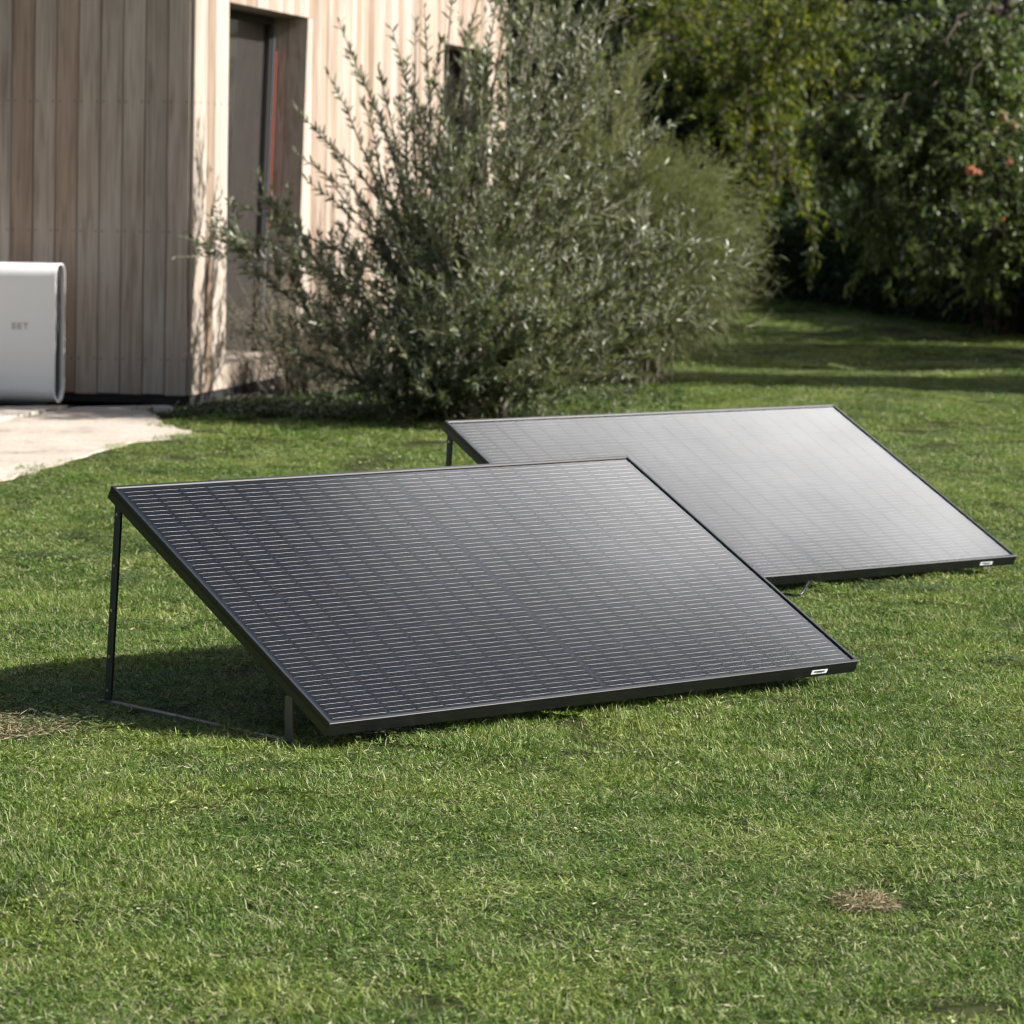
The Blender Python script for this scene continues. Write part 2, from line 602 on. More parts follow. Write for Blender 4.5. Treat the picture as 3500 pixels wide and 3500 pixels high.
M['thicket'] = plain('dark_thicket', (0.007, 0.009, 0.005), 0.95, 0, 0.1, 0.5, 6)
M['cover'] = leafy('ground_cover_leaf', [(0, (0.030, 0.055, 0.016)), (0.6, (0.055, 0.090, 0.028)), (1, (0.12, 0.13, 0.05))], 0.3, 0.45, 0.5, 0.3)

# ------------------------------------------------------------------ setting: ground
HC = Vector((-1.82, 19.30, 0))                      # foot of the house corner
RD = Vector((math.sin(R(10.6)), math.cos(R(10.6)), 0))   # along the sunlit wall, away from the camera
RN = Vector((RD.y, -RD.x, 0))                       # its outward normal
LD = Vector((-RN.x, -RN.y, 0))                      # along the shaded wall, to the left
LN = Vector((-RD.x, -RD.y, 0))                      # its outward normal

bm = bmesh.new()
bmesh.ops.create_grid(bm, x_segments=24, y_segments=24, size=220)
bmesh.ops.translate(bm, verts=bm.verts, vec=(0, 150, 0))
lawn = tag(bm_obj('lawn', bm, M['soil']), kind='structure')


def smooth_poly(pts, n=8):
    """Catmull-Rom through the points (open)"""
    P = [np.array(p[:2]) for p in pts]
    P = [2 * P[0] - P[1]] + P + [2 * P[-1] - P[-2]]
    o = []
    for i in range(1, len(P) - 2):
        for k in range(n):
            t = k / n
            o.append(0.5 * ((2 * P[i]) + (-P[i - 1] + P[i + 1]) * t + (2 * P[i - 1] - 5 * P[i] + 4 * P[i + 1] - P[i + 2]) * t * t + (-P[i - 1] + 3 * P[i] - 3 * P[i + 1] + P[i + 2]) * t ** 3))
    o.append(P[-2])
    return o


PZ = 0.008
edge_pts = [ground(x, y, PZ) for x, y in ((-420, 1765), (-200, 1700), (0, 1640), (160, 1598), (310, 1548), (450, 1512), (580, 1496), (672, 1486), (655, 1474), (590, 1458), (540, 1432), (512, 1410), (495, 1394))]
edge = smooth_poly(edge_pts, 6)
rough = np.random.default_rng(3)
edge = [e + rough.normal(0, 0.012, 2) * (1 if 0 < i < len(edge) - 1 else 0) for i, e in enumerate(edge)]
# the joint between the two slabs of the patio
J0, J1 = ground(-420, 1520, PZ), ground(258, 1388, PZ)
J0, J1 = np.array(J0[:2]), np.array(J1[:2])
far_l = np.array((HC + LD * 6.0 + LN * -0.25)[:2])
far_r = np.array((HC + LN * -0.05 + LD * 0.12)[:2])
jd = (J1 - J0) / np.linalg.norm(J1 - J0)
jn = np.array((-jd[1], jd[0]))
J2 = J1 + jd * 0.55
patio = empty('patio', (0, 0, 0))
tag(patio, kind='structure')
near_poly = [tuple(e) for e in edge] + [tuple(far_r), tuple(J2 - jn * 0.02), tuple(J0 - jn * 0.02), tuple(J0 + np.array((-4.0, -2.0))), (edge[0][0] - 3.5, edge[0][1] - 1.0)]
bm = bmesh.new()
prism(bm, near_poly, -0.05, PZ)
bm_obj('paving_slab', bm, M['stone'], patio)
bm = bmesh.new()
prism(bm, [tuple(J0 + jn * 0.02), tuple(J2 + jn * 0.02), tuple(far_r + jn * 0.0), tuple(far_l), tuple(J0 + np.array((-4.0, 0.5)))], -0.05, PZ + 0.010)
bm_obj('paving_slab', bm, M['stone'], patio)
PATIO = np.array([tuple(e) for e in edge] + [tuple(far_r), tuple(far_l), (-9, 16), (edge[0][0] - 3.5, edge[0][1] - 1.0)])


def inside(poly, x, y):
    c = np.zeros(len(x), bool)
    j = len(poly) - 1
    for i in range(len(poly)):
        xi, yi = poly[i]
        xj, yj = poly[j]
        hit = ((yi > y) != (yj > y)) & (x < (xj - xi) * (y - yi) / (yj - yi + 1e-12) + xi)
        c ^= hit
        j = i
    return c


# ------------------------------------------------------------------ the timber house
house = empty('timber_house', HC)
tag(house, 'timber house clad in weathered vertical boards with a tall recessed door', 'house')
HM = Matrix.Translation(HC).inverted()
WALL_H, BOT = 3.6, 0.066


def wp(face, s, z, out=0.0):
    """point on a wall, relative to the house corner"""
    if face == 'R':
        p = RD * s + RN * out
    else:
        p = LD * s + LN * out
    return (p.x, p.y, z)


def slab(bm, face, s0, s1, z0, z1, o0, o1, s0t=None, s1t=None):
    """a block on a wall; s0t / s1t: position of the side edges at its top (slanting edges)"""
    a = s0 if s0t is None else s0t
    b = s1 if s1t is None else s1t
    hexa(bm, [wp(face, s0, z0, o0), wp(face, s1, z0, o0), wp(face, s1, z0, o1), wp(face, s0, z0, o1),
              wp(face, a, z1, o0), wp(face, b, z1, o0), wp(face, b, z1, o1), wp(face, a, z1, o1)])


BT = 0.024


def board(face, s0, s1, z0, z1, s0t=None, s1t=None, screws=False):
    bm = bmesh.new()
    d = rough.uniform(-0.0025, 0.0025)
    slab(bm, face, s0 + 0.0028, s1 - 0.0028, z0, z1, -BT, d, None if s0t is None else s0t + 0.0028, None if s1t is None else s1t - 0.0028)
    bmesh.ops.bevel(bm, geom=bm.edges[:], offset=0.0022, segments=1, affect='EDGES')
    o = bm_obj('board', bm, M['wood'], house)
    if screws:
        b2 = bmesh.new()
        for z in (0.268, 1.00, 1.745, 2.49, 3.2):
            if not z0 < z < z1:
                continue
            for s in (s0 + 0.020, s1 - 0.020):
                ring = []
                for k in range(8):
                    a = k * math.pi / 4
                    ring.append(b2.verts.new(wp(face, s + 0.0052 * math.cos(a), z + 0.0052 * math.sin(a), d + 0.0012)))
                back = [b2.verts.new(wp(face, s + 0.0052 * math.cos(k * math.pi / 4), z + 0.0052 * math.sin(k * math.pi / 4), d - 0.002)) for k in range(8)]
                b2.faces.new(ring)
                for k in range(8):
                    b2.faces.new((ring[k], ring[(k + 1) % 8], back[(k + 1) % 8], back[k]))
        if len(b2.verts):
            so = bm_obj('screw_heads', b2, M['screw'], o)
            so['kind'] = 'stuff'
    return o


M['screw'] = plain('weathered_screw', (0.12, 0.10, 0.085), 0.55, 0.5)
# shaded wall, boards from the corner to the left
s = 0.026
w_l = 0.1335
for i in range(26):
    board('L', s, s + w_l, BOT + rough.uniform(-0.004, 0.004), WALL_H, screws=True)
    s += w_l
L_END = s
DOOR0, DOOR1T, DOOR_SL, DTOP, DBOT = 0.723, 2.66, 0.113, 2.355, 0.20
WIN0, WIN1, WTOP, WBOT = 6.97, 8.81, 2.37, 1.10
R_END = 9.54


def door_right(z):
    return DOOR1T - (DTOP - z) * DOOR_SL


def run(a, b, zs):
    n = max(1, round((b - a) / 0.1335))
    for i in range(n):
        s0, s1 = a + (b - a) * i / n, a + (b - a) * (i + 1) / n
        for z0, z1 in zs:
            board('R', s0, s1, z0, z1, screws=(b < 3.2))


run(0.0, DOOR0, [(BOT, WALL_H)])
run(DOOR0, DOOR1T, [(DTOP, WALL_H)])
board('R', door_right(BOT), DOOR1T + 0.12, BOT, DTOP, s0t=DOOR1T)
board('R', DOOR1T, DOOR1T + 0.12, DTOP, WALL_H)
run(DOOR1T + 0.12, WIN0, [(BOT, WALL_H)])
run(WIN0, WIN1, [(BOT, WBOT), (WTOP, WALL_H)])
run(WIN1, R_END, [(BOT, WALL_H)])
# corner edge strip where both claddings meet
bm = bmesh.new()
hexa(bm, [wp('L', 0.026, BOT, -0.003), wp('L', 0.0245, BOT, -0.024), wp('L', 0.05, BOT, -0.03), wp('L', 0.05, BOT, -0.027),
          wp('L', 0.026, WALL_H, -0.003), wp('L', 0.0245, WALL_H, -0.024), wp('L', 0.05, WALL_H, -0.03), wp('L', 0.05, WALL_H, -0.027)])
bm.free()
# wall core behind the boards, split round the openings
RC = 0.27                                            # depth of the door and window recess
bm = bmesh.new()
slab(bm, 'R', 0.03, DOOR0 - 0.022, 0.02, WALL_H, -RC, -BT - 0.004)
slab(bm, 'R', DOOR0 - 0.022, DOOR1T + 0.05, DTOP + 0.022, WALL_H, -RC, -BT - 0.004)
slab(bm, 'R', door_right(0.02) + 0.05, WIN0 - 0.022, 0.02, DTOP + 0.018, -RC, -BT - 0.004, s0t=DOOR1T + 0.05)
slab(bm, 'R', DOOR1T + 0.052, WIN0 - 0.022, DTOP + 0.018, WALL_H, -RC, -BT - 0.004)
slab(bm, 'R', WIN0 - 0.022, WIN1 + 0.022, 0.02, WBOT - 0.022, -RC, -BT - 0.004)
slab(bm, 'R', WIN0 - 0.022, WIN1 + 0.022, WTOP + 0.022, WALL_H, -RC, -BT - 0.004)
slab(bm, 'R', WIN1 + 0.022, R_END, 0.02, WALL_H, -RC, -BT - 0.004)
bm_obj('wall_core', bm, M['core'], house)
bm = bmesh.new()
# the body of the house, whose faces close the recesses
p0, p1 = 0.03, 3.45
q = [RN * -RC + RD * 0.03, RN * -RC + RD * R_END, LD * 3.45 + RD * R_END, LD * 3.45 + RD * 0.03]
hexa(bm, [(v.x, v.y, 0.02) for v in q] + [(v.x, v.y, WALL_H - 0.02) for v in q])
bm_obj('house_body', bm, M['core'], house)
bm = bmesh.new()
q = [RN * 0.06 + RD * -0.06, RN * 0.06 + RD * (R_END + 0.1), LD * 3.55 + RD * (R_END + 0.1), LD * 3.55 + RD * -0.06]
hexa(bm, [(v.x, v.y, WALL_H) for v in q] + [(v.x, v.y, WALL_H + 0.14) for v in q])
bm_obj('roof', bm, M['plinth'], house)
bm = bmesh.new()
q = [RN * -0.012 + RD * 0.012, RN * -0.012 + RD * R_END, LD * 3.45 + RD * R_END, LD * 3.45 + RD * 0.012]
hexa(bm, [(v.x, v.y, -0.05) for v in q] + [(v.x, v.y, BOT - 0.006) for v in q])
bm_obj('plinth', bm, M['plinth'], house)
# reveal of the door opening: boards on the far jamb, the near jamb, the head, the sill
for k in range(2):
    bm = bmesh.new()
    o1, o0 = -0.004 - k * 0.133, -0.004 - (k + 1) * 0.133 + 0.004
    slab(bm, 'R', door_right(DBOT), door_right(DBOT) + 0.02, DBOT, DTOP, o0, o1, s0t=door_right(DTOP), s1t=door_right(DTOP) + 0.02)
    bm_obj('jamb_board', bm, M['wood'], house)
    bm = bmesh.new()
    slab(bm, 'R', DOOR0 - 0.02, DOOR0, DBOT, DTOP, o0, o1)
    bm_obj('jamb_board', bm, M['wood'], house)
    bm = bmesh.new()
    slab(bm, 'R', DOOR0 + 0.001, DOOR1T - 0.001, DTOP, DTOP + 0.02, o0, o1)
    bm_obj('head_board', bm, M['wood'], house)
bm = bmesh.new()
slab(bm, 'R', DOOR0, door_right(DBOT) + 0.02, 0.06, DBOT, -RC + 0.002, -BT)
bm_obj('door_sill', bm, M['wood'], house)
# door leaf
dm = bmesh.new()
dr = lambda z: door_right(z) - 0.004
slab(dm, 'R', DOOR0 + 0.002, dr(DBOT) - 0.13, DBOT + 0.002, DTOP - 0.05, -RC + 0.004, -RC + 0.012, s1t=dr(DTOP) - 0.13)
door = bm_obj('door', dm, M['curtain'], house)
dm = bmesh.new()
slab(dm, 'R', DOOR0 + 0.002, dr(DBOT) - 0.13, DBOT + 0.01, DTOP - 0.055, -RC + 0.024, -RC + 0.030, s1t=dr(DTOP) - 0.13)
bm_obj('glass_pane', dm, M['window_glass'], door)
dm = bmesh.new()
slab(dm, 'R', dr(DBOT) - 0.13, dr(DBOT) - 0.085, DBOT + 0.002, DTOP - 0.004, -RC + 0.004, -RC + 0.05, s0t=dr(DTOP) - 0.13, s1t=dr(DTOP) - 0.085)
slab(dm, 'R', DOOR0 + 0.002, dr(DTOP) - 0.132, DTOP - 0.048, DTOP - 0.004, -RC + 0.004, -RC + 0.05)
bm_obj('door_frame', dm, M['door_frame'], door)
dm = bmesh.new()
slab(dm, 'R', dr(DBOT) - 0.083, dr(DBOT) - 0.058, DBOT + 0.002, DTOP - 0.004, -RC + 0.004, -RC + 0.065, s0t=dr(DTOP) - 0.083, s1t=dr(DTOP) - 0.058)
bm_obj('steel_edge', dm, M['steel'], door)
dm = bmesh.new()
slab(dm, 'R', dr(1.0) - 0.045, dr(1.0) - 0.018, 1.0, DTOP - 0.22, -RC + 0.004, -RC + 0.072, s0t=dr(DTOP - 0.22) - 0.045, s1t=dr(DTOP - 0.22) - 0.018)
bm_obj('red_seal', dm, M['red'], door)
# small window further along the wall
wm = bmesh.new()
slab(wm, 'R', WIN0 + 0.002, WIN1 - 0.002, WBOT + 0.002, WBOT + 0.06, -RC + 0.004, -RC + 0.06)
slab(wm, 'R', WIN0 + 0.002, WIN1 - 0.002, WTOP - 0.06, WTOP - 0.002, -RC + 0.004, -RC + 0.06)
slab(wm, 'R', WIN0 + 0.002, WIN0 + 0.06, WBOT + 0.062, WTOP - 0.062, -RC + 0.004, -RC + 0.06)
slab(wm, 'R', WIN1 - 0.06, WIN1 - 0.002, WBOT + 0.062, WTOP - 0.062, -RC + 0.004, -RC + 0.06)
window = bm_obj('window', wm, M['door_frame'], house)
wm = bmesh.new()
slab(wm, 'R', WIN0 + 0.06, WIN1 - 0.06, WBOT + 0.062, WTOP - 0.062, -RC + 0.015, -RC + 0.022)
bm_obj('pane', wm, M['window_glass'], window)
for a, b, z0, z1 in ((WIN0 - 0.02, WIN0, WBOT, WTOP), (WIN1, WIN1 + 0.02, WBOT, WTOP), (WIN0, WIN1, WTOP, WTOP + 0.02), (WIN0, WIN1, WBOT - 0.02, WBOT)):
    wm = bmesh.new()
    slab(wm, 'R', a, b, z0, z1, -RC + 0.002, -0.004)
    bm_obj('jamb_board', wm, M['wood'], house)

# ------------------------------------------------------------------ white storage box on the patio
BX0 = 0.76                                          # distance of its near-right end from the corner, along the wall
box_root_p = HC + LD * 0.703 + LN * 0.34
box_root = empty('battery_box', (box_root_p.x, box_root_p.y, PZ + 0.010), (0, 0, math.atan2(-LD.y, -LD.x)))
tag(box_root, 'white rounded battery box standing on the patio against the shaded boards', 'battery box')
# local: x to the right (end at 0), y towards the wall, z up
BW, BD, BH = 0.60, 0.175, 0.79


def stadium(w, h, r, n=8, inset=0.0):
    o = []
    for cx, cz, a0 in ((w - r, r, -90), (w - r, h - r, 0), (r, h - r, 90), (r, r, 180)):
        for k in range(n + 1):
            a = R(a0 + 90 * k / n)
            o.append((cx + (r - inset) * math.cos(a), cz + (r - inset) * math.sin(a)))
    return o


outer, inner = stadium(BD, BH, 0.078), stadium(BD, BH, 0.078, inset=0.008)
bm = bmesh.new()
n = len(outer)
vo = [[bm.verts.new((x, p[0], p[1])) for p in outer] for x in (-BW, 0)]
vi = [[bm.verts.new((x, p[0], p[1])) for p in inner] for x in (-BW, 0)]
for k in range(n):
    j = (k + 1) % n
    bm.faces.new((vo[0][k], vo[0][j], vo[1][j], vo[1][k]))
    bm.faces.new((vi[0][j], vi[0][k], vi[1][k], vi[1][j]))
    for e in (0, 1):
        bm.faces.new((vo[e][k], vo[e][j], vi[e][j], vi[e][k]))
sh = bm_obj('shell', bm, M['box_white'], box_root, smooth=True)
md = sh.modifiers.new('edge', 'EDGE_SPLIT')
md.split_angle = R(40)
for x0, x1 in ((-0.03, -0.022), (-BW + 0.022, -BW + 0.03)):
    bm = bmesh.new()
    a = [bm.verts.new((x0, p[0], p[1])) for p in inner]
    b = [bm.verts.new((x1, p[0], p[1])) for p in inner]
    bm.faces.new(a)
    bm.faces.new(b)
    for k in range(n):
        j = (k + 1) % n
        bm.faces.new((a[k], a[j], b[j], b[k]))
    bm_obj('end_cap', bm, M['box_dark'], box_root)
bm = bmesh.new()
u_, zc, hh = 0.0335, 0.415, 0.036
x = -BW / 2 + 0.045
for ch in 'EET':
    if ch == 'E':
        for zz in (0.0, 0.0145, 0.029):
            box(bm, x, x + u_ * 0.78, -0.0016, -0.0002, zc + zz, zc + zz + 0.007)
        box(bm, x, x + 0.006, -0.0018, -0.0002, zc, zc + hh)
    else:
        box(bm, x, x + u_ * 0.85, -0.0016, -0.0002, zc + 0.029, zc + hh)
        box(bm, x + u_ * 0.34, x + u_ * 0.34 + 0.007, -0.0018, -0.0002, zc, zc + 0.029)
    x += u_
bm_obj('logo_print', bm, M['logo'], box_root)
bm = bmesh.new()
box(bm, -BW + 0.05, -0.05, 0.02, BD - 0.02, -0.012, 0.004)
bm_obj('foot', bm, M['box_dark'], box_root)
box_root.location.z += 0.010

# ------------------------------------------------------------------ solar panels
PW, PD, PH = 1.755, 1.038, 0.035


def rail_mesh(name, L):
    """frame rail, x along, y inward, top at z=0, mitred ends"""
    prof = [(0.0015, 0.0), (0.0, -0.0015), (0, -0.0075), (0.0012, -0.0078), (0.0012, -0.0088), (0, -0.0091), (0, -0.0125), (0.0012, -0.0128), (0.0012, -0.0138), (0, -0.0141),
            (0, -PH), (0.024, -PH), (0.024, -PH + 0.0018), (0.0018, -PH + 0.0018), (0.0018, -0.009), (0.011, -0.009), (0.011, -0.0026), (0.0086, 0.0)]
    v, f = [], []
    n = len(prof)
    for e in (0, 1):
        for (a, b) in prof:
            v.append((a if e == 0 else L - a, a, b))
    for k in range(n):
        j = (k + 1) % n
        f.append((k, j, n + j, n + k))
    me = bpy.data.meshes.new(name)
    me.from_pydata(v, [], f + [tuple(reversed(range(n))), tuple(range(n, 2 * n))])
    me.materials.append(M['frame'])
    bm = bmesh.new()
    bm.from_mesh(me)
    bmesh.ops.recalc_face_normals(bm, faces=bm.faces[:])
    bm.to_mesh(me)
    bm.free()
    return me


rail_long, rail_short = rail_mesh('long_rail', PW), rail_mesh('short_rail', PD)
CW, CH = 0.083, 0.1650
CGX, CGY, CMID = 0.0018, 0.0032, 0.0145
MX = (PW - (20 * CW + 18 * CGX + CMID)) / 2
MY = (PD - (6 * CH + 5 * CGY)) / 2


def cell_mesh(flip):
    ch = 0.0085
    p = [(0, 0), (CW - ch, 0), (CW, ch), (CW, CH - ch), (CW - ch, CH), (0, CH)]
    if flip:
        p = [(CW - x, y) for x, y in reversed(p)]
    bm = bmesh.new()
    prism(bm, p, -0.0003, 0.0)
    me = bpy.data.meshes.new('cell')
    bmesh.ops.recalc_face_normals(bm, faces=bm.faces[:])
    bm.to_mesh(me)
    bm.free()
    me.materials.append(M['cell'])
    return me


cell_a, cell_b = cell_mesh(False), cell_mesh(True)
cell_xy = []
for r_ in range(6):
    for c_ in range(20):
        x = MX + c_ * CW + (c_ - (1 if c_ >= 10 else 0)) * CGX + (CMID if c_ >= 10 else 0)
        cell_xy.append((x, MY + r_ * (CH + CGY), c_, r_))


def wire_mesh():
    """half-round wires on the cells, one dash for each cell and wire"""
    wr = np.random.default_rng(11)
    v, f = [], []
    hw, hz = 0.00044, 0.00034
    k = 0
    for (x, y, c_, r_) in cell_xy:
        for b in range(9):
            yy = y + CH * (b + 0.5) / 9
            x0, x1 = x + 0.0016 + wr.uniform(-0.0008, 0.0008), x + CW - 0.0016 + wr.uniform(-0.0008, 0.0008)
            seg = 9
            xs = np.linspace(x0, x1, seg)
            base = len(v)
            for i, xx in enumerate(xs):
                e = 0.35 if i in (0, seg - 1) else 1.0
                jy, jz = wr.normal(0, 0.00010), wr.normal(0, 0.00005)
                for a in (0, 45, 90, 135, 180):
                    v.append((xx, yy + jy + e * hw * math.cos(R(a)), 0.0001 + e * (hz + jz) * math.sin(R(a))))
            for i in range(seg - 1):
                for j in range(4):
                    q = base + i * 5 + j
                    f.append((q, q + 1, q + 6, q + 5))
    return np_mesh('busbar_wires', v, [np.array(f)], [M['wire']], smooth=True)


wires = wire_mesh()
GZ = -0.0042                                        # glass surface under the frame lip
sheet_bm = bmesh.new()
box(sheet_bm, 0.0105, PW - 0.0105, 0.0105, PD - 0.0105, GZ - 0.0030, GZ - 0.0022)
glass_bm = bmesh.new()
v = [glass_bm.verts.new(c) for c in ((0.0108, 0.0108, GZ), (PW - 0.0108, 0.0108, GZ), (PW - 0.0108, PD - 0.0108, GZ), (0.0108, PD - 0.0108, GZ))]
glass_bm.faces.new(v)


def solar_panel(D, yaw, tilt, label, legs, extra=0.0):
    root = empty('solar_panel', D, (tilt, 0, yaw))
    tag(root, label, 'solar panel', 'tilted solar panels on the lawn')
    mw = Matrix.Translation(D) @ Matrix.Rotation(yaw, 4, 'Z') @ Matrix.Rotation(tilt, 4, 'X')
    inv = mw.inverted()
    for me, loc, rz in ((rail_long, (0, 0, 0), 0), (rail_short, (PW, 0, 0), 90), (rail_long, (PW, PD, 0), 180), (rail_short, (0, PD, 0), 270)):
        o = link(bpy.data.objects.new('frame_rail', me), root)
        o.location, o.rotation_euler = loc, (0, 0, R(rz))
    sb = sheet_bm.copy()
    bm_obj('backsheet', sb, M['backsheet'], root)
    for (x, y, c_, r_) in cell_xy:
        o = link(bpy.data.objects.new('solar_cell', cell_a if c_ % 2 else cell_b), root)
        o.location = (x, y, GZ - 0.0017)
    w = link(bpy.data.objects.new('busbar_wires', wires), root)
    w.location = (0, 0, GZ - 0.0016)
    w['kind'] = 'stuff'
    gb = glass_bm.copy()
    bm_obj('glass_pane', gb, M['glass'], root)
    # serial sticker on the low rail
    bm = bmesh.new()
    sx = PW - 0.168
    box(bm, sx, sx + 0.058, -0.0012, 0.0002, -0.0265, -0.0150)
    st = bm_obj('serial_sticker', bm, M['sticker'], root)
    bm = bmesh.new()
    xx = sx + 0.009
    br = random.Random(4)
    while xx < sx + 0.048:
        wdt = br.choice((0.0005, 0.0008, 0.0012))
        box(bm, xx, xx + wdt, -0.0016, -0.0006, -0.0212, -0.0172)
        xx += wdt + br.choice((0.0005, 0.0007, 0.001))
    box(bm, sx + 0.018, sx + 0.040, -0.0016, -0.0006, -0.0236, -0.0226)
    bm_obj('barcode_print', bm, M['ink'], st)
    # stands: one at each end
    U = Vector((math.cos(yaw), math.sin(yaw), 0))
    V = Vector((-math.sin(yaw), math.cos(yaw), 0))

    def wbox(bm, c, hx, hy, z0, z1, lean=Vector((0, 0, 0))):
        P = []
        for z in (z0, z1):
            for a, b in ((-1, -1), (1, -1), (1, 1), (-1, 1)):
                p = c + U * a * hx + V * b * hy + lean * ((z1 - z) / (z1 - z0))
                P.append(inv @ Vector((p.x, p.y, z)))
        hexa(bm, P)

    A = mw @ Vector((0, PD, 0))
    for end in (0, 1):
        base = mw @ Vector((0.0, PD, 0)) if end == 0 else mw @ Vector((PW, PD, 0))
        off = U * (0.012 if end == 0 else -0.012)
        sgn = 1 if end == 0 else -1
        ct = Vector((base.x, base.y, 0)) + off - V * 0.017
        ztop = base.z - 0.036
        bm = bmesh.new()
        lean = V * 0.005 - U * 0.024 * sgn
        wbox(bm, ct, 0.0015, 0.0135, -0.02, ztop, lean)
        wbox(bm, ct + U * 0.011 * sgn + V * 0.012, 0.0095, 0.0015, -0.02, ztop - 0.002, lean)
        leg = bm_obj('rear_leg', bm, M['leg'], root)
        for fz in (0.07, 0.235, 0.46, 0.68, 0.93):  # pale plates stand in for sunlit grass seen through holes in the leg
            z = ztop * fz
            bm = bmesh.new()
            c0 = ct + lean * ((ztop - z) / (ztop + 0.02)) - U * (0.0032 * sgn)
            wbox(bm, c0, 0.0016, 0.0032, z - 0.0032, z + 0.0032)
            bm_obj('hole_light_plate', bm, M['hole_light'], leg)
        # front leg and ground bar
        t = 0.762
        cf = Vector((base.x, base.y, 0)) + off * 0.1 - V * t
        zf = base.z - t * math.tan(tilt) - 0.040
        bm = bmesh.new()
        wbox(bm, cf, 0.0022, 0.0150, -0.02, zf)
        bm_obj('front_leg', bm, M['alu'], root)
        bm = bmesh.new()
        a = ct + lean + V * 0.02
        c = cf - V * 0.02
        n_ = U * 0.011
        P = [inv @ Vector((p.x, p.y, z)) for z in (-0.004, 0.011) for p in (a - n_, a + n_, c + n_, c - n_)]
        hexa(bm, P)
        bm_obj('ground_bar', bm, M['alu'], root)
    return root


p1 = solar_panel(Vector((-0.406, 7.808, CAM_H - 1.270)), 0.702, 0.4797, 'near dark solar panel propped on thin legs, sunlit grass in front', True)
p2 = solar_panel(Vector((0.349, 10.494, CAM_H - 1.276)), 0.6516, R(26.5), 'far pale shining solar panel partly hidden behind the darker one', True)

# ------------------------------------------------------------------ grass
def blade_patch(nb, rad, hmin, hmax, wid, seed, lay=0.45):
    g = np.random.default_rng(seed)
    rr = rad * np.sqrt(g.random(nb))
    a = g.random(nb) * 2 * np.pi
    base = np.stack([rr * np.cos(a), rr * np.sin(a), np.full(nb, -0.004)], 1)
    h = g.uniform(hmin, hmax, nb) * np.where(g.random(nb) < 0.06, 1.3, 1.0)
    az = g.random(nb) * 2 * np.pi
    flat = g.random(nb) < lay
    t0 = np.where(flat, g.uniform(0.6, 1.25, nb), g.uniform(0.05, 0.5, nb))
    bend = np.where(flat, g.uniform(0.1, 0.7, nb), g.uniform(0.2, 1.2, nb))
    d = np.stack([np.cos(az), np.sin(az), np.zeros(nb)], 1)
    up = np.array([0, 0, 1.0])
    side = np.stack([-np.sin(az), np.cos(az), np.zeros(nb)], 1)
    tw = g.normal(0, 0.5, nb)
    side = side * np.cos(tw)[:, None] + np.cross(side, up) * 0 + up * np.sin(tw)[:, None] * 0.6
    pts = [base]
    seg = 3
    for k in range(seg):
        th = np.minimum(t0 + bend * (k / (seg - 1)), 1.9)
        pts.append(pts[-1] + (d * np.sin(th)[:, None] + up * np.cos(th)[:, None]) * (h / seg)[:, None])
    w = wid * g.uniform(0.6, 1.25, nb)
    V = []
    for k, s_ in ((0, 0.8), (1, 1.0), (2, 0.75)):
        V += [pts[k] - side * (w * s_ * 0.5)[:, None], pts[k] + side * (w * s_ * 0.5)[:, None]]
    V.append(pts[3])
    verts = np.stack(V, 1).reshape(-1, 3)
    verts[:, 2] = np.maximum(verts[:, 2], 0.002 + 0.008 * g.random(len(verts)) * (verts[:, 2] < 0))
    b = np.arange(nb) * 7
    quads = np.concatenate([np.stack([b, b + 1, b + 3, b + 2], 1), np.stack([b + 2, b + 3, b + 5, b + 4], 1)])
    tris = np.stack([b + 4, b + 5, b + 6], 1)
    me = np_mesh('grass_tuft', verts, [quads, tris], [M['grass']])
    ca = me.attributes.new('blade', 'FLOAT_COLOR', 'POINT')
    hue, straw = g.random(nb), g.random(nb)
    col = np.zeros((nb, 7, 4), np.float32)
    col[:, :, 0] = hue[:, None]
    col[:, :, 1] = straw[:, None]
    col[:, :, 2] = np.array([0, 0, .33, .33, .66, .66, 1])[None]
    col[:, :, 3] = 1
    ca.data.foreach_set('color', col.ravel())
    return bpy.data.objects.new('grass_tuft', me)


def scatter_gn(o, sources, name):
    """instance the source tufts on the vertices of o (scale / spin / pick stored on the points)"""
    ng = bpy.data.node_groups.new(name, 'GeometryNodeTree')
    ng.interface.new_socket('Geometry', in_out='INPUT', socket_type='NodeSocketGeometry')
    ng.interface.new_socket('Geometry', in_out='OUTPUT', socket_type='NodeSocketGeometry')
    gi, go = ng.nodes.new('NodeGroupInput'), ng.nodes.new('NodeGroupOutput')
    m2p = ng.nodes.new('GeometryNodeMeshToPoints')
    ng.links.new(gi.outputs[0], m2p.inputs[0])
    ins = ng.nodes.new('GeometryNodeInstanceOnPoints')
    ng.links.new(m2p.outputs[0], ins.inputs['Points'])
    join = ng.nodes.new('GeometryNodeJoinGeometry')
    for s_ in reversed(sources):
        oi = ng.nodes.new('GeometryNodeObjectInfo')
        oi.inputs['Object'].default_value = s_
        oi.inputs['As Instance'].default_value = True
        ng.links.new(oi.outputs['Geometry'], join.inputs[0])
    ng.links.new(join.outputs[0], ins.inputs['Instance'])
    ins.inputs['Pick Instance'].default_value = True

    def attr(n, t):
        a = ng.nodes.new('GeometryNodeInputNamedAttribute')
        a.data_type = t
        a.inputs['Name'].default_value = n
        return a.outputs[0]

    ng.links.new(attr('pick', 'INT'), ins.inputs['Instance Index'])
    ng.links.new(attr('size', 'FLOAT_VECTOR'), ins.inputs['Scale'])
    e2r = ng.nodes.new('FunctionNodeEulerToRotation')
    ng.links.new(attr('spin', 'FLOAT_VECTOR'), e2r.inputs[0])
    ng.links.new(e2r.outputs[0], ins.inputs['Rotation'])
    ng.links.new(ins.outputs[0], go.inputs[0])
    md = o.modifiers.new('scatter', 'NODES')
    md.node_group = ng


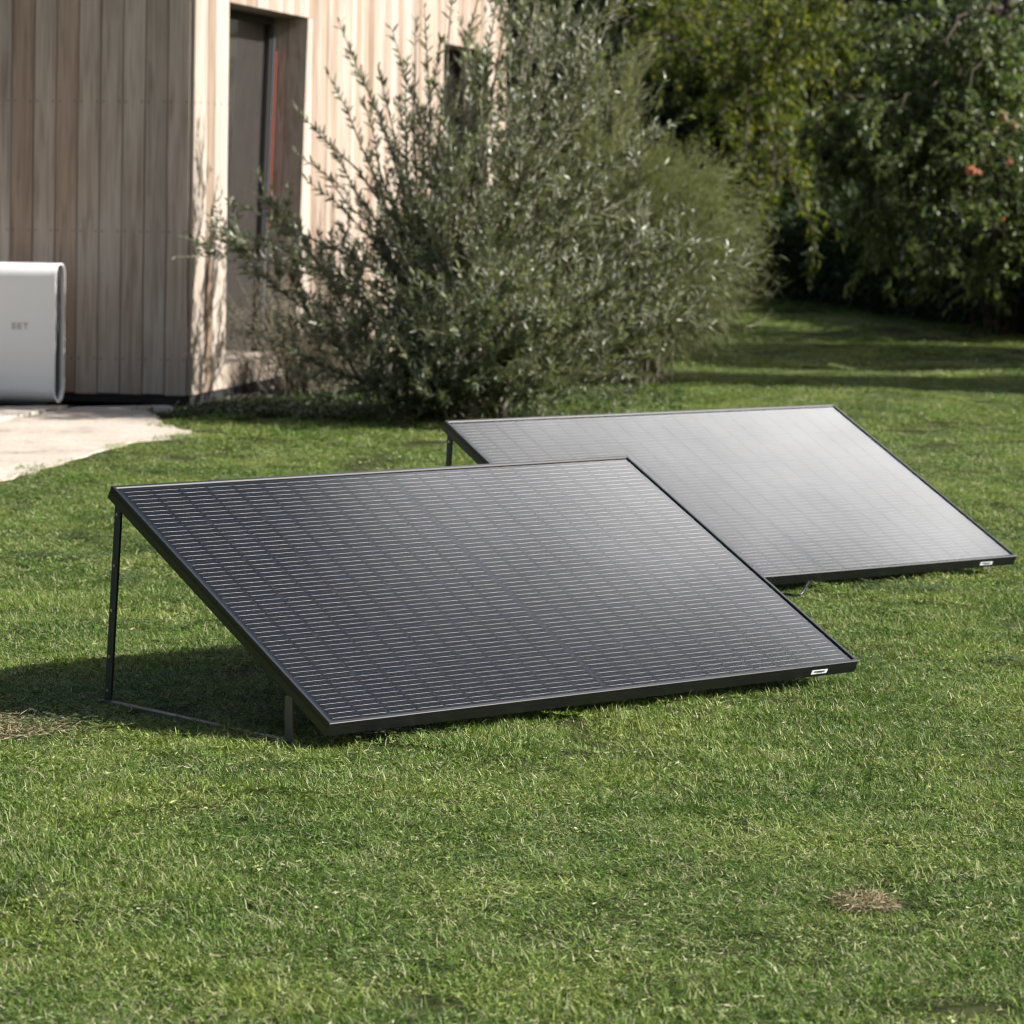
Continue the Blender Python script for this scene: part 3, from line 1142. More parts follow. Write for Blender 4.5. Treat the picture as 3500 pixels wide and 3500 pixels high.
def points_obj(name, P, size, spin, pick, mat):
    me = bpy.data.meshes.new(name)
    me.vertices.add(len(P))
    me.vertices.foreach_set('co', np.asarray(P, np.float32).ravel())
    for n_, t, d in (('size', 'FLOAT_VECTOR', size), ('spin', 'FLOAT_VECTOR', spin)):
        a = me.attributes.new(n_, t, 'POINT')
        a.data.foreach_set('vector', np.asarray(d, np.float32).ravel())
    a = me.attributes.new('pick', 'INT', 'POINT')
    a.data.foreach_set('value', np.asarray(pick, np.int32))
    me.materials.append(mat)
    return link(bpy.data.objects.new(name, me))


tufts = [blade_patch(470, 0.150, 0.022, 0.046, 0.0022, 100 + k, 0.50) for k in range(7)]
tufts += [blade_patch(360, 0.150, 0.018, 0.038, 0.0023, 200 + k, 0.80) for k in range(4)]
tufts += [blade_patch(60, 0.110, 0.035, 0.066, 0.0024, 300 + k, 0.2) for k in range(2)]
gp = []
for y0, y1, dens, sc in ((3.8, 7.5, 150, 1.0), (7.5, 11, 125, 1.0), (11, 15, 62, 1.15), (15, 23, 30, 1.35), (23, 34, 11, 1.9), (34, 46, 6, 2.5)):
    hw = 0.152 * y1 + 2.8
    n_ = int(dens * (y1 - y0) * 2 * hw)
    x = rng.uniform(-hw, hw, n_)
    y = rng.uniform(y0, y1, n_)
    keep = np.abs(x) < 0.152 * y + 2.8
    x, y = x[keep], y[keep]
    gp.append(np.stack([x, y, np.full(len(x), sc)], 1))
gp = np.concatenate(gp)
x, y = gp[:, 0], gp[:, 1]
keep = ~inside(PATIO, x, y)
for ox, oy in ((-0.09, 0), (0, -0.0), (-0.06, 0.10), (0, 0.12)):
    keep &= ~inside(PATIO, x + ox, y + oy)
rel = np.stack([x - HC.x, y - HC.y], 1)
sR, oR = rel @ np.array(RD[:2]), rel @ np.array(RN[:2])
keep &= ~((sR > -0.02) & (oR < 0.62 + 0.05 * np.sin(sR * 5)) & (sR < 12))     # house and the gravel strip
# bare worn spots
BARE = [(ground(2955, 3100), 0.055, 0.030), (ground(40, 2495), 0.15, 0.07)]
for c, rx, ry in BARE:
    d = ((x - c.x) / (rx + 0.07)) ** 2 + ((y - c.y) / (ry * 3.0 + 0.06)) ** 2
    keep &= ~((d < 1) & (rng.random(len(x)) < 0.9))
gp = gp[keep]
n_ = len(gp)
P = np.stack([gp[:, 0], gp[:, 1], np.zeros(n_)], 1)
pick = np.where(rng.random(n_) < 0.62, rng.integers(0, 7, n_), np.where(rng.random(n_) < 0.93, rng.integers(7, 11, n_), rng.integers(11, 13, n_)))
sc = gp[:, 2] * rng.uniform(0.75, 1.2, n_)
hs = 0.78 * sc * rng.uniform(0.65, 1.2, n_) * (0.85 + 0.25 * np.sin(gp[:, 0] * 2.1 + 1) * np.sin(gp[:, 1] * 1.7)) / np.sqrt(gp[:, 2])
size = np.stack([sc, sc, hs], 1)
spin = np.stack([rng.normal(0, 0.06, n_), rng.normal(0, 0.06, n_), rng.uniform(0, 6.283, n_)], 1)
grass = points_obj('grass', P, size, spin, pick, M['grass'])
tag(grass, 'short green lawn grass with scattered dry blades', 'grass', kind='stuff')
scatter_gn(grass, tufts, 'grass_scatter')


# clover and small weeds between the blades
def clover():
    g = np.random.default_rng(77)
    c = np.stack([g.uniform(-1.9, 2.2, 46), g.uniform(5.6, 13.5, 46)], 1)
    k = g.integers(0, 46, 3000)
    ctr = c[k] + g.normal(0, 0.055, (3000, 2)) * g.uniform(0.4, 1.5, (46, 1))[k]
    P, D = [], []
    for j in range(3):
        a = g.uniform(0, 6.283, 3000) if j == 0 else a + 2.094
        z = (g.uniform(0.016, 0.036, 3000) if j == 0 else z)
        P.append(np.concatenate([ctr, z[:, None]], 1))
        D.append(np.stack([np.cos(a), np.sin(a), np.full(3000, 0.12)], 1))
    P, D = np.concatenate(P), np.concatenate(D)
    n = len(P)
    v, t_, q_ = leaves(g, P, D, g.uniform(0.007, 0.012, n), g.uniform(0.008, 0.012, n), face=(0, 0, 6), curl=0.1, fold=0.1)
    o = np_obj('clover', v, [t_, q_], M['cover'])
    tag(o, 'small clover leaves dotted through the lawn', 'clover', kind='stuff')


# ------------------------------------------------------------------ plants
def unit(a):
    return a / (np.linalg.norm(a, axis=-1, keepdims=True) + 1e-9)


def grow(g, start, d, length, seg, droop=0.0, wander=0.15):
    """polylines from start in direction d; droop > 0 bends down, < 0 up"""
    n = len(start)
    pts = [start]
    d = unit(d)
    for k in range(seg):
        d = unit(d + g.normal(0, wander, (n, 3)) + np.array([0, 0, -1.0]) * (np.asarray(droop) / seg).reshape(-1, 1))
        pts.append(pts[-1] + d * (np.asarray(length) / seg).reshape(-1, 1))
    return np.stack(pts, 1)


def sample(g, paths, n, t0, t1):
    """n random places on the paths -> position, tangent, parameter"""
    k, m, _ = paths.shape
    i = g.integers(0, k, n)
    t = g.uniform(t0, t1, n) * (m - 1)
    j = np.minimum(t.astype(int), m - 2)
    f = (t - j)[:, None]
    a, b = paths[i, j], paths[i, j + 1]
    return a * (1 - f) + b * f, unit(b - a), t / (m - 1), i


def side_dirs(g, T, spread):
    r = unit(g.normal(0, 1, T.shape))
    r = unit(r - T * np.sum(r * T, 1, keepdims=True))
    s_ = np.asarray(spread).reshape(-1, 1)
    return unit(T * np.cos(s_) + r * np.sin(s_))


def leaves(g, P, D, L, W, fold=0.25, curl=0.25, face=None):
    """lance-shaped leaves: 6 points each, one quad and two tips"""
    n = len(P)
    D = unit(D)
    ref = unit(g.normal(0, 1, (n, 3)) + (np.array([0, 0, 1.3]) if face is None else np.asarray(face)))
    S_ = unit(np.cross(D, ref))
    Nn = np.cross(S_, D)
    L = (np.asarray(L) * np.ones(n))[:, None]
    W = (np.asarray(W) * np.ones(n))[:, None]
    c = curl * L
    V = np.stack([P,
                  P + D * L * 0.33 - S_ * W * 0.5 + Nn * (W * fold),
                  P + D * L * 0.33 + S_ * W * 0.5 + Nn * (W * fold),
                  P + D * L * 0.70 - S_ * W * 0.38 + Nn * (W * fold) - Nn * c * 0.4,
                  P + D * L * 0.70 + S_ * W * 0.38 + Nn * (W * fold) - Nn * c * 0.4,
                  P + D * L - Nn * c], 1).reshape(-1, 3)
    b = np.arange(n) * 6
    tr = np.concatenate([np.stack([b, b + 2, b + 1], 1), np.stack([b + 3, b + 4, b + 5], 1)])
    qd = np.stack([b + 1, b + 2, b + 4, b + 3], 1)
    return V, tr, qd


def leaf_obj(name, parts, mat, parent):
    vs, ts, qs, o = [], [], [], 0
    for V, t, q in parts:
        vs.append(V)
        ts.append(t + o)
        qs.append(q + o)
        o += len(V)
    return np_obj(name, np.concatenate(vs), [np.concatenate(ts), np.concatenate(qs)], mat, parent)


def tubes_obj(name, sets, mat, parent, k=4):
    vs, fs, o = [], [], 0
    for paths, r0, r1 in sets:
        m = paths.shape[1]
        rad = np.asarray(r0).reshape(-1, 1) * np.ones((len(paths), 1)) * (1 - np.linspace(0, 1, m)[None]) + np.asarray(r1).reshape(-1, 1) * np.linspace(0, 1, m)[None]
        V, f = tube_np(paths, rad, k)
        vs.append(V)
        fs.append(f + o)
        o += len(V)
    return np_obj(name, np.concatenate(vs), [np.concatenate(fs)], mat, parent, smooth=True)


clover()


def local(paths, root):
    return paths - np.array(root.location)


def along_leaves(g, paths, per, t0, t1, L, W, spread, fan=0.3, **kw):
    n = len(paths) * per
    P, T, t, i = sample(g, paths, n, t0, t1)
    D = side_dirs(g, T, g.uniform(spread[0], spread[1], n))
    return leaves(g, P, D, L * g.uniform(0.65, 1.15, n), W * g.uniform(0.75, 1.2, n), **kw)


# --- olive shrub in front of the house
def olive_shrub():
    g = np.random.default_rng(21)
    base = ground(1450, 1424)
    root = empty('olive_shrub', base)
    tag(root, 'large silvery olive shrub with long leafy shoots beside the house wall', 'shrub')
    b = np.array(base)
    # main stems aimed at places read from the photograph's outline: (px, py, depth)
    aims = [(1160, 80, 19.3), (1000, 360, 19.2), (720, 800, 18.9), (790, 690, 19.3), (1290, 230, 19.2), (1420, 60, 19.5), (1560, -120, 19.4), (1690, -250, 19.6), (1800, -200, 19.0), (1900, -350, 19.7),
            (2010, -150, 19.3), (2140, -60, 19.9), (2250, 140, 19.6), (2300, 420, 19.2), (2380, 700, 19.5), (2440, 900, 19.0), (2420, 1080, 18.8), (2250, 1180, 18.7), (1950, 1240, 18.5),
            (1120, 900, 18.7), (1000, 1130, 18.8), (1300, 700, 18.4), (1600, 500, 18.3), (1850, 420, 18.4), (2050, 600, 18.3), (1450, 950, 18.2), (1800, 900, 18.1), (2120, 950, 18.3),
            (1250, 520, 20.2), (1500, 300, 20.4), (1800, 150, 20.5), (2050, 330, 20.4), (2200, 650, 20.4), (1050, 620, 19.7), (860, 820, 19.5), (1250, 1180, 18.4), (1650, 1250, 18.2), (1720, 680, 18.6), (1500, 700, 18.6), (2000, 250, 19.0),
            (1120, 250, 19.0), (1180, 180, 19.6), (1240, 330, 19.0), (1340, 100, 19.2), (1390, 210, 18.9), (1450, 20, 19.0), (1510, 130, 19.4), (1360, 340, 18.8), (1100, 450, 19.4), (1540, 260, 18.8), (1620, 60, 18.9), (1010, 520, 18.9), (690, 830, 18.7), (900, 700, 19.0), (960, 860, 18.7), (1000, 1200, 18.6), (1080, 1280, 18.4), (1180, 1330, 18.3), (950, 1080, 18.9), (1180, 1100, 18.4), (1300, 1345, 18.3), (1420, 1300, 18.1), (1520, 1350, 18.2), (1640, 1315, 18.0), (1760, 1335, 18.2), (1890, 1290, 18.1), (2010, 1320, 18.3), (2150, 1270, 18.4), (2250, 1050, 18.5), (1350, 1150, 18.1), (1560, 1120, 18.0), (1720, 1080, 18.0), (1950, 1080, 18.1),
            (1700, -60, 18.8), (1950, 40, 18.7), (2080, 150, 18.9), (2180, 280, 18.9), (1850, -100, 20.0), (2280, 560, 18.8), (2330, 820, 18.7)]
    tips = np.array([at(a[0], a[1], a[2] - 0.45) for a in aims])
    n = len(tips)
    st = b + np.stack([g.normal(0.12, 0.22, n), g.normal(0, 0.2, n), np.zeros(n)], 1)
    t = np.linspace(0, 1, 9)[None, :, None]
    mid = (st + tips) / 2 + np.stack([(st[:, 0] - tips[:, 0]) * 0.12, np.zeros(n), 0.16 * np.abs(tips[:, 0] - st[:, 0]) + 0.05], 1)
    stems = st[:, None] * (1 - t) ** 2 + 2 * mid[:, None] * t * (1 - t) + tips[:, None] * t ** 2
    stems[:, 1:-1] += g.normal(0, 0.015, stems[:, 1:-1].shape)
    slen = np.linalg.norm(tips - st, axis=1)
    # side branches
    P, T, tt, idx = sample(g, stems, 900, 0.10, 0.92)
    tmax = np.array([0.95 if a[0] < 950 else 0.50 if a[0] < 1300 else 0.56 if a[0] < 1480 else 0.68 if a[0] < 1760 and a[1] < 500 else 0.92 for a in aims])
    small = np.array([0.5 if a[0] < 950 else 0.6 if a[0] < 1700 and a[1] < 500 else 1.0 for a in aims])
    ok = tt < tmax[idx]
    P, T, tt, idx = P[ok], T[ok], tt[ok], idx[ok]
    D = unit(side_dirs(g, T, g.uniform(0.35, 0.95, len(P))) + np.array([0, 0, 0.30]))
    br = grow(g, P, D, g.uniform(0.25, 0.70, len(P)) * (1.15 - 0.75 * tt) * small[idx], 6, droop=-0.2, wander=0.08)
    P2, T2, _, _ = sample(g, br, 2300, 0.2, 1.0)
    D2 = unit(side_dirs(g, T2, g.uniform(0.3, 0.8, len(P2))) + np.array([0, 0, 0.2]))
    tw = grow(g, P2, D2, g.uniform(0.10, 0.30, len(P2)), 4, droop=-0.1, wander=0.10)
    tubes_obj('stems', [(local(stems, root), np.clip(slen * 0.0075, 0.006, 0.017), 0.0022)], M['bark'], root, 5)
    tubes_obj('twigs', [(local(br, root), 0.0035, 0.0015), (local(tw, root), 0.0018, 0.0009)], M['twig'], root, 3)
    parts = [along_leaves(g, tw, 14, 0.05, 1.0, 0.060, 0.0115, (0.4, 0.85), curl=0.06),
             along_leaves(g, br, 22, 0.2, 1.0, 0.060, 0.0115, (0.4, 0.85), curl=0.06),
             along_leaves(g, stems, 100, 0.42, 1.0, 0.068, 0.0125, (0.45, 0.9), curl=0.06)]
    lo = leaf_obj('leaves', [(local(v, root), t_, q_) for v, t_, q_ in parts], M['olive'], root)
    lo['kind'] = 'stuff'
    return root


olive_shrub()


# --- feathery shrub behind it
def feathery_shrub():
    g = np.random.default_rng(33)
    Y = 22.0
    c = at(2170, 1080, Y)
    root = empty('feathery_shrub', (c.x, c.y, 0))
    tag(root, 'soft feathery green shrub with fine hair-like shoots right of the olive', 'shrub')
    ctr = np.array((c.x, c.y, 0.82))
    rad = np.array((0.74, 0.62, 0.70))
    n = 110
    d = unit(g.normal(0, 1, (n, 3)) + np.array([0.1, 0, 0.25]))
    d[:, 2] = np.where(d[:, 2] < -0.45, -d[:, 2], d[:, 2])
    tip = ctr + d * rad * g.uniform(0.75, 1.0, (n, 1))
    st = np.stack([c.x + g.normal(0, 0.10, n), c.y + g.normal(0, 0.10, n), np.zeros(n)], 1)
    t = np.linspace(0, 1, 8)[None, :, None]
    mid = (st + tip) / 2 + np.stack([np.zeros(n), np.zeros(n), 0.25 * np.ones(n)], 1)
    stems = st[:, None] * (1 - t) ** 2 + 2 * mid[:, None] * t * (1 - t) + tip[:, None] * t ** 2
    m = 5200
    dd = unit(g.normal(0, 1, (m, 3)) + np.array([0.1, 0, 0.2]))
    lump = 0.86 + 0.14 * np.sin(5 * dd[:, :1] + 2) * np.sin(6 * dd[:, 2:] + 1) + g.normal(0, 0.05, (m, 1))
    P = ctr + dd * rad * (g.random((m, 1)) ** 0.5) * lump
    P[:, 2] = np.maximum(P[:, 2], 0.08)
    tw = grow(g, P, unit(dd + np.array([0.15, -0.1, 0.45]) + g.normal(0, 0.25, (m, 3))), g.uniform(0.12, 0.40, m), 5, droop=0.7, wander=0.12)
    # a taller spray to the upper left and loose curved shoots on the right
    st2 = np.repeat(np.array([[c.x - 0.25, c.y + 0.2, 0.0]]), 8, 0)
    d2 = np.stack([g.normal(-0.06, 0.08, 8), g.normal(0, 0.08, 8), np.ones(8)], 1)
    tall = grow(g, st2, d2, g.uniform(1.75, 2.2, 8), 8, droop=0.1, wander=0.04)
    Pt, Tt, _, _ = sample(g, tall, 420, 0.6, 1.0)
    tw2 = grow(g, Pt, unit(side_dirs(g, Tt, g.uniform(0.2, 0.6, len(Pt)))), g.uniform(0.10, 0.24, len(Pt)), 5, droop=0.1, wander=0.1)
    k = 40
    Pr = ctr + np.stack([g.uniform(0.45, 0.70, k), g.normal(0, 0.2, k), g.uniform(-0.45, 0.25, k)], 1)
    loose = grow(g, Pr, np.stack([np.ones(k), g.normal(0, 0.3, k), g.normal(0.0, 0.3, k)], 1), g.uniform(0.2, 0.42, k), 7, droop=-1.1, wander=0.05)
    tubes_obj('stems', [(local(stems, root), 0.007, 0.002), (local(tall, root), 0.009, 0.002), (local(loose, root), 0.003, 0.001)], M['twig'], root, 4)
    parts = []
    for pth, per in ((tw, 24), (tw2, 30), (loose, 40)):
        nn = len(pth) * per
        Q, TT, _, _ = sample(g, pth, nn, 0.0, 1.0)
        DD = side_dirs(g, TT, g.uniform(0.15, 0.55, nn))
        parts.append(leaves(g, Q, DD, g.uniform(0.030, 0.075, nn), g.uniform(0.0022, 0.0034, nn), fold=0.0, curl=0.2))
    lo = leaf_obj('needles', [(local(v, root), t_, q_) for v, t_, q_ in parts], M['feather'], root)
    lo['kind'] = 'stuff'


feathery_shrub()


# --- dry lavender-like shrub at the foot of the door
def dry_shrub():
    g = np.random.default_rng(44)
    c = ground(1075, 1350)
    root = empty('lavender_shrub', c)
    tag(root, 'low brownish dry lavender shrub between the door and the olive shrub', 'shrub')
    n = 460
    az = g.uniform(0, 2 * np.pi, n)
    el = g.uniform(0.6, 1.45, n)
    st = np.array(c) + np.stack([g.normal(0, 0.15, n), g.normal(0, 0.18, n), np.zeros(n)], 1)
    d = np.stack([np.cos(az) * np.cos(el), np.sin(az) * np.cos(el), np.sin(el)], 1)
    pth = grow(g, st, d, g.uniform(0.35, 0.95, n), 6, droop=0.1, wander=0.07)
    tubes_obj('stalks', [(local(pth, root), 0.0022, 0.0010)], M['twig'], root, 3)
    p1_ = along_leaves(g, pth, 16, 0.10, 0.85, 0.045, 0.005, (0.3, 0.8))
    nn = n * 14
    Q, TT, _, _ = sample(g, pth, nn, 0.84, 1.0)
    p2_ = leaves(g, Q, side_dirs(g, TT, g.uniform(0.3, 1.0, nn)), 0.014, 0.008)
    lo = leaf_obj('flower_spikes', [(local(v, root), t_, q_) for v, t_, q_ in (p1_, p2_)], M['lavender'], root)
    lo['kind'] = 'stuff'


dry_shrub()


# --- low ground cover under the olive
def ground_cover():
    g = np.random.default_rng(55)
    n = 26000
    px = g.uniform(520, 2350, n)
    py = np.where(px < 1000, g.uniform(1375, 1430, n), g.uniform(1330, 1440, n))
    P = np.array([ground(a, b) for a, b in zip(px, py)])
    rel = P[:, :2] - np.array(HC[:2])
    ok = ~inside(PATIO, P[:, 0], P[:, 1]) & (rel @ np.array(RN[:2]) > 0.12)
    ok &= ~((px > 1900) & (g.random(n) < 0.6)) & ~((px > 2150) & (g.random(n) < 0.6))
    P = P[ok]
    n = len(P)
    hh = 0.035 + 0.10 * np.clip(np.sin(P[:, 0] * 3.1) * np.sin(P[:, 1] * 2.3 + 1), 0, 1) * (P[:, 0] > -1.0)
    P[:, 2] = g.random(n) * hh
    D = unit(np.stack([g.normal(0, 1, n), g.normal(0, 1, n), g.uniform(-0.1, 0.9, n)], 1))
    v, t_, q_ = leaves(g, P, D, g.uniform(0.018, 0.042, n), g.uniform(0.010, 0.020, n), face=(0, 0, 2.5))
    o = np_obj('ground_cover', v, [t_, q_], M['cover'])
    tag(o, 'low leafy ground cover at the foot of the olive shrub', 'ground cover', kind='stuff')


ground_cover()


# --- gravel strip at the wall
def gravel():
    g = np.random.default_rng(66)
    bm = bmesh.new()
    q = [RN * 0.0 + RD * -0.25, RN * 0.62 + RD * -0.12, RN * 0.62 + RD * 9.5, RN * 0.0 + RD * 9.5]
    v = [bm.verts.new((HC.x + p.x, HC.y + p.y, 0.006)) for p in q]
    bm.faces.new(v)
    b = bm_obj('gravel_bed', bm, M['soil'])
    tag(b, kind='structure')
    n = 5200
    s_ = -0.2 + 9.0 * g.random(n) ** 1.5
    o_ = g.uniform(0.01, 0.64, n)
    P = np.array(HC)[None] + s_[:, None] * np.array(RD) + o_[:, None] * np.array(RN)
    r = g.uniform(0.008, 0.020, n)
    octv = np.array([(1, 0, 0), (0, 1, 0), (-1, 0, 0), (0, -1, 0), (0, 0, 0.7), (0, 0, -0.7)], float)
    V = octv[None] * r[:, None, None] * g.uniform(0.7, 1.3, (n, 6, 1))
    a = g.uniform(0, 6.28, n)
    ca, sa = np.cos(a)[:, None], np.sin(a)[:, None]
    V = np.stack([V[..., 0] * ca - V[..., 1] * sa, V[..., 0] * sa + V[..., 1] * ca, V[..., 2]], -1) + P[:, None] + np.array([0, 0, 0.01])
    f = np.array([(0, 1, 4), (1, 2, 4), (2, 3, 4), (3, 0, 4), (1, 0, 5), (2, 1, 5), (3, 2, 5), (0, 3, 5)])
    F = (f[None] + (np.arange(n) * 6)[:, None, None]).reshape(-1, 3)
    o = np_obj('gravel', V.reshape(-1, 3), [F], M['gravel'])
    tag(o, 'dark gravel strip along the foot of the sunlit wall', 'gravel', kind='stuff')


gravel()


# --- trees at the back
def weeping_tree(name, label, foot, height, spread, aims, seed, mat, bark, leaf=(0.10, 0.019), per=26, n_tw=700, group='trees at the back of the lawn', top=50):
    """trunk, limbs arching out to the aims, hanging twigs with narrow leaves"""
    g = np.random.default_rng(seed)
    root = empty(name, foot)
    tag(root, label, 'tree', group)
    f = np.array(foot, float)
    t = np.linspace(0, 1, 8)[:, None]
    trunk = f + np.concatenate([0.12 * np.sin(t * 5 + seed), 0.1 * np.cos(t * 4 + seed), t * height * 0.8], 1)
    aims = np.array(aims, float)
    n = len(aims)
    j = np.clip((g.uniform(0.35, 0.95, n) * 7).astype(int), 2, 7)
    st = trunk[j]
    mid = (st + aims) / 2
    mid[:, 2] = np.maximum(st[:, 2], aims[:, 2]) + g.uniform(0.2, 0.6, n)
    tt = np.linspace(0, 1, 10)[None, :, None]
    limbs = st[:, None] * (1 - tt) ** 2 + 2 * mid[:, None] * tt * (1 - tt) + aims[:, None] * tt ** 2
    limbs[:, 1:-1] += g.normal(0, 0.05, limbs[:, 1:-1].shape)
    # a rounded top above the frame
    m = max(4, top // 26)
    az = g.uniform(0, 6.283, m)
    rt = spread * np.sqrt(g.random(m)) * 0.8
    tips = f + np.stack([rt * np.cos(az), rt * np.sin(az), height * (1.0 - 0.25 * (rt / spread) ** 2)], 1)
    st2 = np.repeat(trunk[-1:], m, 0)
    tl = st2[:, None] * (1 - tt) + tips[:, None] * tt
    P, T, _, _ = sample(g, limbs, n_tw, 0.35, 1.0)
    D = side_dirs(g, T, g.uniform(0.3, 1.1, n_tw))
    br = grow(g, P, D, g.uniform(0.25, 0.75, n_tw), 6, droop=0.9, wander=0.13)
    Pt, Tt, _, _ = sample(g, tl, top, 0.3, 1.0)
    bt = grow(g, Pt, unit(g.normal(0, 1, (top, 3)) + np.array([0, 0, 0.2])), g.uniform(0.5, 1.3, top), 5, droop=0.7, wander=0.15)
    P3, T3, _, _ = sample(g, br, n_tw * 2, 0.2, 1.0)
    tw = grow(g, P3, side_dirs(g, T3, g.uniform(0.3, 0.9, n_tw * 2)), g.uniform(0.12, 0.36, n_tw * 2), 4, droop=0.7, wander=0.12)
    tr = trunk[None]
    tubes_obj('trunk', [(local(tr, root), height * 0.028, height * 0.012)], bark, root, 8)
    tubes_obj('limbs', [(local(limbs, root), 0.03, 0.006), (local(tl, root), 0.05, 0.012), (local(br, root), 0.006, 0.002), (local(tw, root), 0.003, 0.0014)], bark, root, 4)
    L, W = leaf
    parts = [along_leaves(g, br, per, 0.1, 1.0, L, W, (0.4, 1.0)),
             along_leaves(g, tw, per // 2, 0.05, 1.0, L, W, (0.4, 1.0)),
             along_leaves(g, bt, 20, 0.1, 1.0, L * 2.2, W * 3.0, (0.4, 1.2))]
    lo = leaf_obj('crown', [(local(v, root), t_, q_) for v, t_, q_ in parts], mat, root)
    return root


def ga(px, py, Y):
    return tuple(at(px, py, Y))


weeping_tree('willow_tree', 'yellow-green willow-leaved tree whose lit sprays hang over the lawn', tuple(ground(2600, 965)), 4.3, 2.6,
             [ga(*a) for a in ((2080, 60, 33), (2200, 120, 32), (2300, 40, 33), (2330, 180, 34), (2420, 110, 32), (2480, 260, 32), (2560, 60, 31.5), (2600, 330, 33), (2650, 170, 32), (2700, 420, 32.5), (2740, 60, 31),
                               (2800, 260, 31.5), (2850, 130, 31), (2900, 20, 31), (2540, 200, 33), (2250, -40, 33), (2620, -30, 32), (2820, -60, 32), (2960, 210, 31), (2700, 600, 33), (2620, 500, 33), (2400, -100, 33), (2140, -60, 33), (2500, 30, 33), (2780, 120, 32), (3000, -20, 31), (2450, 400, 33), (2540, 560, 33), (2640, 660, 32.5), (2740, 720, 32))],
             71, M['willow'], M['dark_bark'], leaf=(0.115, 0.023), n_tw=560, per=26)
weeping_tree('laurel_tree', 'dark trunked tree with drooping grey-green sprays near the roses', tuple(ground(3392, 1132)), 3.9, 2.2,
             [ga(*a) for a in ((2780, 440, 29.5), (2900, 330, 29), (2960, 520, 29.3), (3020, 380, 29), (3060, 620, 29), (3130, 480, 28.8), (3120, 740, 29), (3180, 300, 29), (3230, 560, 28.8), (3240, 160, 29), (3300, 380, 28.5),
                               (3360, 90, 29), (3400, 520, 28.5), (3450, 240, 28.7), (3500, 400, 28.5), (3520, 600, 28.5), (3100, 200, 29.5), (3010, 80, 30), (3440, 30, 29), (3200, 880, 28.8), (3420, 760, 28.6), (3520, 860, 28.5), (3330, 680, 28.6), (3080, 900, 30), (2880, 560, 29.5), (2950, 700, 29.3), (3010, 820, 29.3))],
             72, M['fresh'], M['dark_bark'], leaf=(0.105, 0.023), n_tw=340, per=26, top=10)
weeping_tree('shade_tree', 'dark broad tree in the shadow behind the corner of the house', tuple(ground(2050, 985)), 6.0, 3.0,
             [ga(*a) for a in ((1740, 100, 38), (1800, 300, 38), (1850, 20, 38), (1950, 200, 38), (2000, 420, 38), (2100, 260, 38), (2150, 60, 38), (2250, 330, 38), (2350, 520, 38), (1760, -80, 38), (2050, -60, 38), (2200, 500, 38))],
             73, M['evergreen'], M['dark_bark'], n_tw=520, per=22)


# --- rose shrub under the right-hand tree
def rose_shrub():
    g = np.random.default_rng(81)
    c = ground(3470, 1150)
    root = empty('rose_shrub', c)
    tag(root, 'tall rose shrub with a few coral and cream blossoms at the shaded lawn edge', 'shrub')
    n = 26
    aims = np.array([ga(g.uniform(3230, 3650), g.uniform(380, 950), g.uniform(27.6, 28.6)) for _ in range(n)])
    st = np.array(c) + np.stack([g.normal(0, 0.2, n), g.normal(0, 0.15, n), np.zeros(n)], 1)
    tt = np.linspace(0, 1, 8)[None, :, None]
    mid = (st + aims) / 2 + np.array([0, 0, 0.35])
    stems = st[:, None] * (1 - tt) ** 2 + 2 * mid[:, None] * tt * (1 - tt) + aims[:, None] * tt ** 2
    P, T, _, _ = sample(g, stems, 420, 0.3, 1.0)
    tw = grow(g, P, side_dirs(g, T, g.uniform(0.4, 1.1, 420)), g.uniform(0.15, 0.45, 420), 4, droop=0.4, wander=0.15)
    tubes_obj('stems', [(local(stems, root), 0.010, 0.003), (local(tw, root), 0.003, 0.0015)], M['dark_bark'], root, 4)
    lo = leaf_obj('leaves', [(local(v, root), t_, q_) for v, t_, q_ in (along_leaves(g, tw, 16, 0.1, 1, 0.06, 0.028, (0.5, 1.1)),)], M['fresh'], root)
    for (px, py, Y, r, mt) in ((3318, 583, 27.6, 0.050, 'rose'), (3345, 590, 27.6, 0.028, 'rose'), (3450, 552, 28.0, 0.030, 'rose'), (3425, 745, 28.0, 0.028, 'rose'), (3425, 400, 28.1, 0.055, 'cream'), (3465, 430, 28.1, 0.05, 'cream'), (3400, 445, 28.1, 0.040, 'cream')):
        p = np.array(at(px, py, Y)) - np.array(root.location)
        m = 46
        D = unit(g.normal(0, 1, (m, 3)))
        v, t_, q_ = leaves(g, p + D * r * 0.15, D, r * g.uniform(0.7, 1.0, m), r * 0.8, curl=0.4)
        np_obj('blossom', v, [t_, q_], M[mt], root)


rose_shrub()


